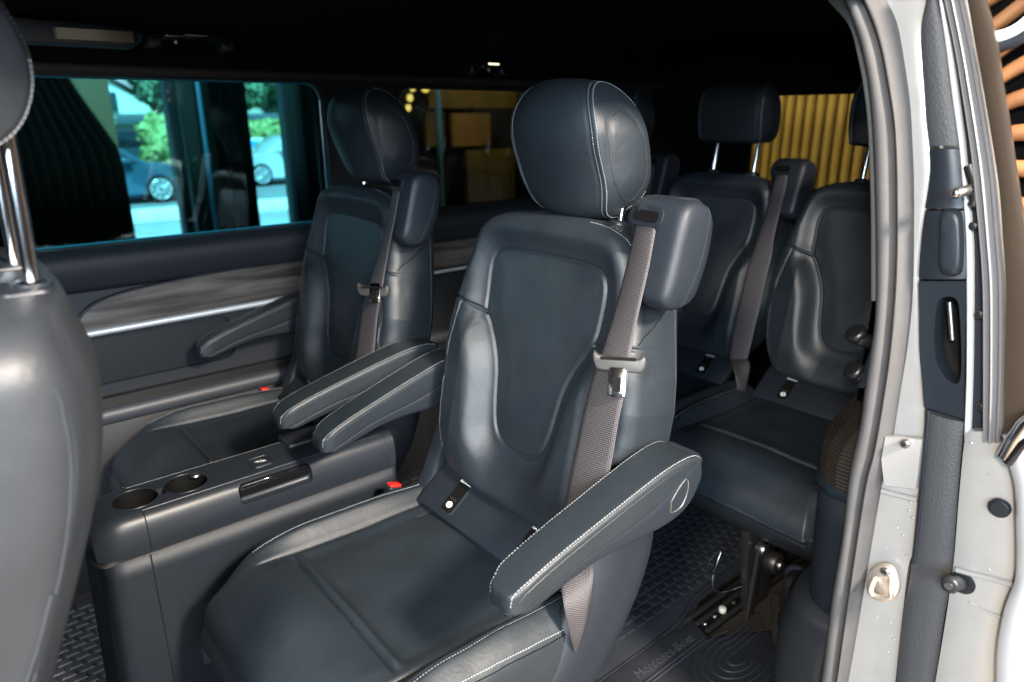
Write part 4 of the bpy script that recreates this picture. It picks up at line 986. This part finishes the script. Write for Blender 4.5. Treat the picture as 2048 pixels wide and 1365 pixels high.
# body below the cover, with its lower shadow joint
def console_body(z0,z1,name):
    pl=[(.114,Y0+.030),(.120,Y0+.012),(.135,Y0+.002),(.30,Y0),(.64,Y0),(.665,Y0+.004),(.676,Y0+.02),(.676,Y1-.02),(.66,Y1),(.14,Y1),(.118,Y1-.02)]
    pl=[tuple(q) for q in smooth_curve(pl,80,True)]; V=[];n=14
    for i,z in enumerate(np.linspace(z0,z1,n)):
        t=1-i/(n-1)
        for x,y in pl: V.append((x-(.018*t if x<.25 else 0),y,z))
    k=len(pl); return np_mesh(name,np.array(V),grid_faces(n,k,True),[tuple(range(k)),tuple(range((n-1)*k,n*k))],PLAST,con)
body=console_body(.0,.462,'console_body'); jo=console_body(.460,.471,'body_joint'); jo.data.materials[0]=GR; jo.data.transform(Matrix.Translation((.39,1.262,0))@Matrix.Diagonal((.99,.97,1,1))@Matrix.Translation((-.39,-1.262,0)))
bt=bvh_of(body)
tube('body_seam',[tuple(bt.find_nearest(Vector(q))[0]) for q in [(.181,1.18,z) for z in np.linspace(.46,.02,20)]],.0014,GR,body,6)
for ch in con.children: ch.location=-con.location

# ---------------------------------------------------------------- floor mats
def tread(name,x0,x1,y0,y1,px,py,m,parent,z=.008,h=.0028,skip=None):
    V=[];F=[];r=0
    nx=int((x1-x0)/px); ny=int((y1-y0)/py)
    for j in range(ny):
        for i in range(nx+1):
            cx=x0+(i+(.5 if j%2 else 0))*px; cy=y0+(j+.5)*py
            if skip and skip(cx,cy): continue
            hx,hy=px*.40,py*.36; k=len(V); b=.0022
            V+=[(cx-hx,cy-hy,z),(cx+hx,cy-hy,z),(cx+hx,cy+hy,z),(cx-hx,cy+hy,z),(cx-hx+b,cy-hy+b,z+h),(cx+hx-b,cy-hy+b,z+h),(cx+hx-b,cy+hy-b,z+h),(cx-hx+b,cy+hy-b,z+h)]
            F+=[(k,k+1,k+5,k+4),(k+1,k+2,k+6,k+5),(k+2,k+3,k+7,k+6),(k+3,k,k+4,k+7),(k+4,k+5,k+6,k+7)]
    return stuff(mesh(name,V,F,m,parent,False))
mt=thing('floor_mat','black rubber floor mat with a small block tread between middle and rear rows','floor mat',(1.3,1.0,0))
prism('mat_sheet',[(.62,.74),(1.215,.735),(1.23,.765),(1.25,.80),(1.30,.83),(1.42,.84),(2.0,.84),(2.0,1.88),(.62,1.88)],2,.0,.008,FLOORM,mt,.002)
tread('mat_tread',.66,2.0,.865,1.86,.036,.024,FLOORM,mt)
rim_=[(.62,.815),(.90,.812),(1.13,.812),(1.22,.822),(1.30,.846),(1.42,.852),(2.0,.852)]
for d_ in (0,.012): tube('mat_rim',[(x,y-d_,.009) for x,y in smooth_curve(rim_,60)],.0030,FLOORM,mt,8)
sm=thing('sill_mat','rubber entrance mat with swirling grooves and raised lettering by the door step','floor mat',(1.0,.7,0))
prism('mat_sheet',[(.20,.42),(1.12,.43),(1.335,.655),(1.205,.735),(.20,.738)],2,.012,.016,FLOORM,sm,.002)
prism('mat_border',[(.20,.735),(1.205,.728),(1.225,.79),(1.12,.806),(.20,.806)],2,.009,.0145,FLOORM,sm,.002)
for dd in (.0,.010): tube('mat_rim',[(x,.742-dd*.9,.016) for x in np.linspace(.3,1.195,30)],.0028,FLOORM,sm,8)
for r in (.018,.034,.050,.066,.082):
    p_=[(1.20+r*1.5*math.cos(t),.655+r*math.sin(t)*.9,.016) for t in np.linspace(math.radians(60),math.radians(290),40)]
    p_=[(p_[0][0]+.12,p_[0][1],.016)]+p_ if r<.07 else p_
    p_=[q for q in p_ if q[1]<.735]
    tube('swirl_groove',p_,.0022,FLOORM,sm,6)
for r in (.03,.05,.07): tube('swirl_groove',[(.98+r*1.4*math.cos(t),.62+r*math.sin(t),.016) for t in np.linspace(0,math.radians(250),40)],.0022,FLOORM,sm,6)
text_part('raised_lettering','Mercedes-Benz',.034,frame((1.085,.765,.0150),(1,-.03,0),(.03,1,0)),mat('embossed_rubber',(.030,.032,.038),.42),sm,.0012,sx=.92)
fm=thing('floor_mat','black block-tread floor mat beside the console foot, behind the front seat','floor mat',(-.2,1.5,0))
prism('mat_sheet',[(-.9,.8),(.60,.8),(.60,1.86),(-.9,1.86)],2,-.001,.006,FLOORM,fm,.002)
tread('mat_tread',-.5,.26,1.33,1.84,.036,.024,FLOORM,fm,z=.006)
for m_ in (mt,sm,fm):
    for ch in m_.children: ch.location=-m_.location
rl=thing('seat_rail','black steel floor rail with an open slot under the rear row','rail',(1.5,.77,0))
prism('rail_well',[(1.215,.742),(1.9,.742),(1.9,.828),(1.30,.828),(1.235,.80)],2,.0085,.010,BLACK,rl)
for y in (.752,.782,.806): box('rail_bar',(1.225,y-.005,.004),(1.9,y+.005,.017),DSTEEL,rl,.001)
for k in range(7): cyl('rail_lug',(1.24+k*.04,.768,.012),(1.24+k*.04,.768,.020),.006,STEEL if k<2 else DSTEEL,rl,14,.001)
cyl('rail_lug',(1.312,.768,.012),(1.312,.768,.026),.009,mat('pale_plug',(.5,.5,.42),.5),rl,16,.002)
for ch in rl.children: ch.location=-rl.location

# ---------------------------------------------------------------- front passenger seat (seen from outside, close to the lens)
fs=thing('front_seat','grey leather front passenger seat close to the lens, chrome headrest posts','car seat',(-.1,.86,0))
GREYL=leather_mat('front_seat_leather',(.020,.0235,.029),.44)
def fseat():
    # profile of the rear edge in X and Z, measured up the backrest
    zz=[.20,.35,.50,.62,.72,.80,.87,.93,.975,1.010,1.030]
    xr=[-.120,-.078,-.040,-.006,.032,.064,.088,.100,.102,.096,.080]
    Z=np.linspace(.20,1.030,90); XRr=np.interp(Z,zz,xr); XRr=np.convolve(np.pad(XRr,4,'edge'),np.ones(9)/9,'valid')
    V=[];K=72
    for i,z in enumerate(Z):
        top=max(0,(z-.97)/.060); w=.245*(1-.16*top**3); th=.17*(1-.22*top**3)
        xc=XRr[i]-th/2
        for k in range(K):
            t=2*pi*k/K; cx=math.cos(t); sx=math.sin(t)
            a=w*np.sign(sx)*abs(sx)**.55; x=xc+th/2*np.sign(cx)*abs(cx)**.75
            g=0
            if a<0: g=.004*math.exp(-((x-(XRr[i]-.028))/.004)**2)
            # scooped side cover low down
            s_=ss(.93,.70,np.array(z))*ss(.02,.07,np.array(XRr[i]-x))*.018 if a<0 else 0
            V.append((x,.86+a+g+float(s_),z))
    return np_mesh('backrest',np.array(V),grid_faces(90,K,True),[tuple(range(K)),tuple(range(89*K,90*K))],GREYL,fs)
fb=fseat()
bt=bvh_of(fb)
for off in (.020,.026):
    tube('piping',[tuple(bt.find_nearest(Vector((x-off,.60,z)))[0]) for x,z in smooth_curve([(-.04,.52),(-.002,.62),(.034,.72),(.066,.80),(.088,.87),(.096,.93),(.088,.98)],60)],.0013,GREYL,fb,6)
for (p0,p1,p2) in (((-.09,.64),(-.02,.70),(.03,.79)),((-.10,.60),(-.04,.655),(.012,.72))):
    tube('cover_crease',[tuple(bt.find_nearest(Vector((x,.60,z)))[0]) for x,z in smooth_curve([p0,p1,p2],30)],.0024,GREYL,fb,8)
for y in (.765,.905):
    po=cyl('headrest_post',(.062,y,1.00),(.070,y,1.19),.0065,CHROME,fs,20)
bz=prism('post_bezel',rrect(.034,.735,.078,.800,.012),2,1.022,1.033,PLAST_SM,fs,.003); prism('post_bezel',rrect(.034,.875,.078,.935,.012),2,1.022,1.033,PLAST_SM,fs,.003)
tube('bezel_ring',[(.064+.014*math.cos(k*pi/12),.765+.014*math.sin(k*pi/12),1.034) for k in range(25)],.0022,PLAST_SM,fs,8)
HF=[(q[0]+.010,1.143+(q[1]-1.118)*.93) for q in [(-.055,1.12),(-.01,1.118),(.03,1.122),(.058,1.138),(.075,1.165),(.082,1.20),(.074,1.24),(.050,1.29),(.01,1.33),(-.03,1.34),(-.07,1.32),(-.085,1.26),(-.085,1.18)]]
hf=make_headrest(fs,LEATHER2,THREAD,ac=.835,hwid=.105,prof=HF,oval=False)
for ch in fs.children: ch.location=-fs.location

# ---------------------------------------------------------------- showroom and street
GZ=-.45; SZ=-.85
def smat(*a,**k): return mat(*a,**k)
floor=struct(box('floor',(-9,-7,GZ-.2),(9,5.6,GZ),smat('showroom_tiles',(.34,.26,.18),.25,var=.1,vscale=2),None,0))
ceiling=struct(box('ceiling',(-9,-7,3.2),(9,5.7,3.4),smat('dark_ceiling',(.05,.045,.04),.8),None,0))
wallm=smat('showroom_wall',(.22,.18,.13),.8,var=.1,vscale=3)
for nm,lo,hi in (('wall_back',(-9,-7.2,GZ),(9,-7,3.2)),('wall_front',(-9.2,-7,GZ),(-9,5.7,3.2)),('wall_rear',(9,-7,GZ),(9.2,5.7,3.2))):
    struct(box(nm,lo,hi,wallm,None,0))
DARKW=smat('dark_facade',(.010,.012,.012),.7)
YF=5.5
ops=[(1.10,1.475),(1.845,2.33)]
xs_=[-9]+[v for o in ops for v in o]+[9]
for i in range(0,len(xs_),2): struct(box('wall_facade',(xs_[i],YF,GZ),(xs_[i+1],YF+.2,3.2),DARKW,None,0))
struct(box('wall_facade_header',(1.05,YF,2.3),(2.4,YF+.2,3.2),DARKW,None,0))
# aluminium mullion in front of the pier, with one bluish edge
mu=tag(box('window_mullion',(1.50,YF-.16,GZ),(1.80,YF-.06,3.0),smat('mullion_green_black',(.010,.016,.012),.6,spec=.2),None,.01),'dark green-black window mullion between the two bright showroom windows','mullion')
tag(box('steel_post',(1.575,YF-.30,GZ),(1.60,YF-.27,3.0),smat('blue_post',(.05,.22,.36),.35),None,.006),'slim blue steel post standing before the dark mullion','post')
def curtain(name,x0,x1,y,label,col,amp=.035,waves=6,z1=2.9,tied=False):
    V=[];n=waves*16
    for z in np.linspace(GZ+.02,z1,22):
        for i in range(n):
            t=i/(n-1); xe=x1-(max(0,min(.25,(z-.95)*.50)) if tied else 0); V.append((x0+(xe-x0)*t,y+amp*math.sin(t*waves*2*pi)+.012*math.sin(t*waves*5.3),z))
    o=np_mesh(name,np.array(V),grid_faces(22,n),(),col,None); md=o.modifiers.new('thick','SOLIDIFY'); md.thickness=.006
    return tag(o,label,'curtain',group='dark curtains along the showroom windows')
CUR=smat('dark_green_curtain',(.006,.007,.007),.95,spec=.04,bump=.4,scale=200); CUR2=smat('black_curtain',(.003,.003,.003),.95,spec=.03)
curtain('curtain',.45,1.085,YF-.12,'pleated dark curtain drawn back left of the first bright window',CUR,waves=9,tied=True)
curtain('curtain',1.62,1.86,YF-.40,'narrow black curtain hanging between the two bright windows',CUR2,waves=3)
curtain('curtain',2.325,3.05,YF-.25,'black curtain to the right of the second bright window, behind the far seat headrest',CUR2,waves=8)
tag(box('wall_board',(.70,YF-.06,.2),(1.095,YF-.02,2.9),smat('beige_board',(.30,.22,.13),.8),None,.003),'beige wall board above the drawn-back dark curtain','wall board')
# street
struct(box('road',(-60,16.3,SZ-.12),(90,30,SZ-.02),smat('asphalt',(.16,.16,.16),.9,var=.15,vscale=1),None,0))
struct(box('pavement',(-60,YF+.2,SZ-.12),(90,16.3,SZ+.0),smat('pavement_slabs',(.62,.60,.57),.9,var=.1,vscale=2),None,0))
struct(box('ground',(-120,30,SZ-.15),(200,200,SZ-.02),smat('verge',(.12,.20,.06),.95,var=.3,vscale=1),None,0))
tag(box('kerb_barrier',(-20,15.4,SZ),(40,15.7,SZ+.27),smat('pale_concrete',(.66,.66,.64),.85,var=.1,vscale=3),None,.03),'low pale concrete barrier along the pavement before the cars','barrier')
def car(name,label,x,y,body,glassm,flip=1,z0=SZ):
    t=thing(name,label,'car',(x,y,z0),None)
    L=4.5; 
    prof=[(-2.25,.35),(-2.28,.62),(-2.2,.80),(-1.5,.95),(-1.15,1.0),(-.55,1.40),(.1,1.47),(.95,1.42),(1.55,1.08),(2.1,1.0),(2.26,.75),(2.24,.35),(1.85,.22),(-1.9,.22)]
    prof=[(p[0]*flip,p[1]) for p in prof]
    rows=[]; P=smooth_curve(prof,110,True)
    V=[]
    for a,s,dz in ((-.88,.90,0),(-.90,.97,0),(-.86,1.0,0),(.86,1.0,0),(.90,.97,0),(.88,.90,0)):
        c=np.array([0,.7])
        for q in P:
            w=c+(q-c)*s; tb=max(0,(w[1]-.9)/.57); V.append((w[0],a*(1-.20*tb**.9),w[1]))
    b=np_mesh('body',np.array(V),grid_faces(6,110,True),[tuple(range(110)),tuple(range(550,660))],body,t)
    for sgy in (-1,1):
        for wp,nm in (([(-1.02,.99),(-.52,1.35),(.0,1.39),(.0,1.0)],'side_window'),([(.08,1.0),(.08,1.39),(.85,1.35),(1.30,1.07),(1.25,1.0)],'side_window')):
            wv=[]
            for k_,off in enumerate((.0,.02)):
                for p in wp:
                    tb=max(0,(p[1]-.9)/.57); wv.append((p[0]*flip,sgy*(.905+off*.3-.0)*(1-.19*tb**.9),p[1]))
            m_=len(wp); mesh(nm,wv,[tuple(range(m_)),tuple(range(m_,2*m_))[::-1]]+[(i,(i+1)%m_,m_+(i+1)%m_,m_+i) for i in range(m_)],glassm,t,False)
        for wx in (-1.42,1.38):
            wh=cyl('wheel',(wx*flip,sgy*.72,.33),(wx*flip,sgy*.915,.33),.335,BLACK,t,36,.03)
            rm=cyl('rim',(wx*flip,sgy*.90,.33),(wx*flip,sgy*.925,.33),.235,DSTEEL,wh,32,.01)
            for k in range(10):
                a=2*pi*k/10; q0=(wx*flip+.05*math.cos(a),sgy*.93,.33+.05*math.sin(a)); q1=(wx*flip+.215*math.cos(a),sgy*.925,.33+.215*math.sin(a))
                tube('spoke',[q0,q1],.016,PAINT_W,rm,6)
            tube('rim_edge',[(wx*flip+.232*math.cos(k*pi/16),sgy*.93,.33+.232*math.sin(k*pi/16)) for k in range(33)],.014,PAINT_W,rm,6)
        box('headlight',(2.02*flip-.12,sgy*.70-.14,.68),(2.02*flip+.16,sgy*.70+.14,.80),PAINT_W,t,.04)
        box('door_mirror',(-.72*flip-.1,sgy*.98-.09,.98),(-.72*flip+.1,sgy*.98+.09,1.10),body,t,.04)
        box('door_handle',(.0*flip-.1,sgy*.905-.01,.86),(.0*flip+.1,sgy*.905+.012,.885),CHROME,t,.008)
    return t
CARB=smat('dark_blue_car_paint',(.02,.06,.09),.2,coat=1); CARS=smat('silver_car_paint',(.5,.52,.53),.25,metal=.3,coat=1); CGL=smat('car_window',(.02,.03,.035),.1); CGL2=smat('car_window_pale',(.30,.38,.40),.15)
car('parked_car','dark blue car seen through the first bright window, pale spoked wheel',3.20,20.0,CARB,CGL,-1)
car('parked_car','silver hatchback seen through the second bright window behind the barrier',9.55,22.5,CARS,CGL2,1)
# hedge, trees and a house beyond
def leafy(name,c,r,n,m,label,cat,trunk=True,seed=1,leaf=.16):
    rg=np.random.default_rng(seed); t=thing(name,label,cat,(c[0],c[1],SZ))
    u=rg.normal(size=(n,3)); u/=np.linalg.norm(u,axis=1)[:,None]; rad=rg.uniform(.55,1,n)**.5*(1+.18*np.sin(u[:,0]*7+seed)*np.cos(u[:,2]*6))
    P=u*rad[:,None]*np.array(r)+np.array([0,0,c[2]-SZ]); V=[];F=[]
    a=rg.normal(size=(n,3)); a/=np.linalg.norm(a,axis=1)[:,None]; b=np.cross(a,u); b/=np.linalg.norm(b,axis=1)[:,None]+1e-9; s=rg.uniform(.6,1.3,n)*leaf
    Vv=np.stack([P-a*s[:,None],P+b*s[:,None]*.6,P+a*s[:,None],P-b*s[:,None]*.6],1).reshape(-1,3)
    Ff=np.arange(n*4).reshape(n,4)
    o=mesh('crown',Vv,Ff,m,t,False)
    if trunk: tube('trunk',smooth_curve([(0,0,0),(.05,.02,(c[2]-SZ)*.5),(-.04,0,(c[2]-SZ)*.95),(.02,0,c[2]-SZ+r[2]*.5)],12),np.linspace(.16,.05,12),smat('bark',(.10,.08,.06),.9),t,10)
    return t
LG=smat('light_leaf',(.30,.36,.12),.6); LM=smat('mid_leaf',(.14,.22,.12),.6); LD=smat('dark_leaf',(.09,.16,.13),.6)
leafy('tree',(4.15,25,1.0),(.75,.9,1.7),3600,LG,'bright green tree beside the left edge of the first bright window','tree',seed=2,leaf=.12)
leafy('tree',(6.55,25.5,.35),(.85,.8,1.0),3200,LG,'low yellow-green bush above the dark blue car bonnet','tree',seed=5,leaf=.12)
leafy('tree',(8.6,34,3.0),(1.1,1.0,1.5),2600,LM,'green tree crown right of the house gable','tree',seed=8,leaf=.15)
leafy('tree',(13.2,38,3.2),(2.6,2.0,1.9),5200,LM,'tall green tree above the parked silver hatchback','tree',seed=3,leaf=.2)
leafy('tree',(16.8,40,3.3),(2.4,2.0,2.0),5200,LD,'dark bluish-green tree at the right edge of the second bright window','tree',seed=4,leaf=.2)
h=leafy('hedge',(9.8,26.3,.62),(2.6,.5,.42),5200,LG,'clipped bright hedge along the far side of the street','hedge',False,seed=6,leaf=.1)
ho=thing('house','pale house with a pinkish roof and dark gable window up the street','house',(8.6,44,SZ))
HW=smat('pale_render',(.60,.60,.60),.9); HRf=smat('pink_tiles',(.60,.34,.36),.85,var=.15,vscale=3)
prism('wall',[(-3.4,0),(3.4,0),(3.4,2.2),(1.3,3.2),(0,4.1),(-1.3,3.2),(-3.4,2.2)],1,-.1,6,HW,ho)
prism('roof',[(-3.8,2.1),(0,4.2),(3.8,2.1),(3.8,2.35),(0,4.55),(-3.8,2.35)],1,-.5,6.5,HRf,ho)
box('roof_slope',(-4,2.2,3.0),(4,6,5.6),HRf,ho,.05)
box('window',(-.5,-.2,2.3),(.5,-.08,3.3),smat('house_window',(.03,.05,.06),.2),ho,.02)
box('window',(-2.6,-.2,.6),(-1.4,-.08,1.8),bpy.data.materials['house_window'],ho,.02)
ho2=thing('house','long low building with a dark canopy behind the street hedge','building',(12,31,SZ))
box('wall',(-7,0,0),(6,4,1.9),HW,ho2,.02); box('canopy',(-7.5,-.8,1.75),(6.5,4.4,2.15),smat('canopy_dark',(.05,.07,.08),.6),ho2,.03)
for k in range(5): box('window',(-6+k*2.4,-.06,.5),(-4.6+k*2.4,-.01,1.5),bpy.data.materials['house_window'],ho2,.01)
bn=thing('banner_fence','white and blue advertising banner on a low fence across the street','banner',(9.75,24.6,SZ))
box('banner_cloth',(-1.9,-.02,.78),(1.9,.02,1.32),smat('banner_white',(.8,.82,.82),.6),bn,.004)
box('blue_field',(-1.75,-.035,.84),(-.35,-.021,1.26),smat('banner_blue',(.03,.28,.70),.5),bn,.002)
for k in range(3): cyl('fence_post',(-1.9+k*1.9,.06,0),(-1.9+k*1.9,.06,1.5),.03,STEEL,bn,12)
box('fence_rail',(-1.9,.04,.2),(1.9,.08,.75),HW,bn,.01)
# pendant lamps behind the second side window
def pendant(x,y,z,r,label):
    t=thing('pendant_lamp',label,'lamp',(x,y,z),group=None)
    m=bpy.data.materials.get('lamp_glow')
    if not m:
        m,nt,b=new_mat('lamp_glow'); b.inputs['Emission Color'].default_value=(1,.72,.12,1); b.inputs['Emission Strength'].default_value=2.2
    V=[];n=20
    for i in range(11):
        p_=pi*i/10
        for k in range(n): V.append((r*math.sin(p_)*math.cos(2*pi*k/n)+1e-5*k,r*math.sin(p_)*math.sin(2*pi*k/n),r*math.cos(p_)*1.25))
    np_mesh('bulb',np.array(V),grid_faces(11,n,True),(),m,t)
    cyl('cord',(0,0,r*1.2),(0,0,3.2-z),.006,DSTEEL,t,8); cyl('lamp_cap',(0,0,r*1.0),(0,0,r*1.5),r*.45,DSTEEL,t,16,.002)
pendant(2.785,4.45,1.30,.022,'small glowing yellow bulb, leftmost of the cluster behind the rear side window')
pendant(2.84,4.5,1.375,.026,'round glowing yellow bulb in the middle of the cluster behind the rear side window')
pendant(2.95,4.5,1.378,.032,'largest glowing yellow bulb of the cluster, beside the teal glass edge')
pendant(2.83,4.55,1.235,.020,'lowest small yellow bulb of the cluster behind the far seat headrest')
tag(box('glass_edge_post',(3.055,4.5,GZ),(3.085,4.54,3.1),smat('teal_edge',(.10,.34,.55),.3),None,.004),'thin teal post behind the rear side window','post')
tag(box('glass_edge_post',(3.86,4.5,GZ),(3.885,4.54,3.1),smat('dark_teal_edge',(.02,.07,.10),.3),None,.004),'thin dark teal post by the brown display boards','post')
BR=smat('brown_board',(.21,.135,.035),.6,var=.25,vscale=2); BR2=smat('amber_board',(.30,.17,.05),.6,var=.2,vscale=2); BR3=smat('ochre_board',(.16,.12,.03),.6,var=.25,vscale=3)
tag(box('display_board',(3.25,4.9,1.235),(4.15,4.96,1.5),BR,None,.01),'upper long brown display board seen through the rear side window','display board')
tag(box('display_board',(3.50,4.95,.93),(3.90,5.01,1.20),BR2,None,.01),'square amber display board between two dark gaps','display board')
tag(box('display_board',(3.30,5.05,.93),(3.50,5.11,1.22),BR3,None,.01),'dim ochre display board left of the square amber one','display board')
tag(box('display_board',(3.62,4.92,.45),(4.15,4.98,.90),BR3,None,.01),'lower brown display board nearest the headrest','display board')
# slatted wall behind the van
sw=thing('slatted_wall','golden wooden slat wall seen through the tailgate window','slat wall',(5.0,2.4,GZ))
SL=smat('golden_slat',(.54,.45,.18),.55,var=.22,vscale=5)
box('backing',(.06,-2.0,0),(.12,2.0,3.4),BLACK,sw,0)
sme=None
for k in range(50):
    y=-1.9+k*.0775
    if sme is None:
        pr_=[(-.018*math.cos(a_)*1.0,.021*math.sin(a_)) for a_ in np.linspace(-pi/2,pi/2,9)]+[(.05,.021),(.05,-.021)]
        s0=prism('slat',pr_,2,0,3.4,SL,sw); sme=s0.data; s0.location=(0,y,0)
    else:
        o=bpy.data.objects.new('slat',sme); COL.objects.link(o); o.parent=sw; o.location=(0,y,0)
# wavy feature wall and ring lamps at the right
ww=thing('wavy_panel','orange and black wavy relief panel in the narrow gap right of the smoked door glass','relief panel',(1.05,.22,.45))
OR=smat('orange_relief',(.22,.095,.035),.5,var=.35,vscale=14)
box('backing',(.02,-.20,0),(.03,.13,1.0),BLACK,ww,0)
for k in range(24):
    z0_=.03+k*.0405; V=[];n=40
    for i in range(n):
        y=-.20+.33*i/(n-1); zc=z0_+.030*math.sin(y*17+1.2)+.010*math.sin(y*35+k*.3)
        V+=[(.0,y,zc-.010),(-.006,y,zc-.005),(-.006,y,zc+.005),(.0,y,zc+.010),(.02,y,zc+.010),(.02,y,zc-.010)]
    np_mesh('wave_band',np.array(V),grid_faces(n,6,True),(),OR,ww)
def ring_lamp(c,R_,label):
    m=bpy.data.materials.get('ring_glow')
    if not m:
        m,nt,b=new_mat('ring_glow'); b.inputs['Emission Color'].default_value=(.62,.84,1,1); b.inputs['Emission Strength'].default_value=.42
    t=thing('ring_lamp',label,'lamp',c)
    tube('glow_ring',[(0,R_*math.cos(k*pi/30),R_*math.sin(k*pi/30)) for k in range(61)],.0065,m,t,12)
    tube('ring_frame',[(.004,(R_+.011)*math.cos(k*pi/30),(R_+.011)*math.sin(k*pi/30)) for k in range(61)],.0075,PLAST_SM,t,10)
ring_lamp((1.030,0.329,1.312),.045,'glowing pale blue ring lamp at the top of the wavy relief panel')
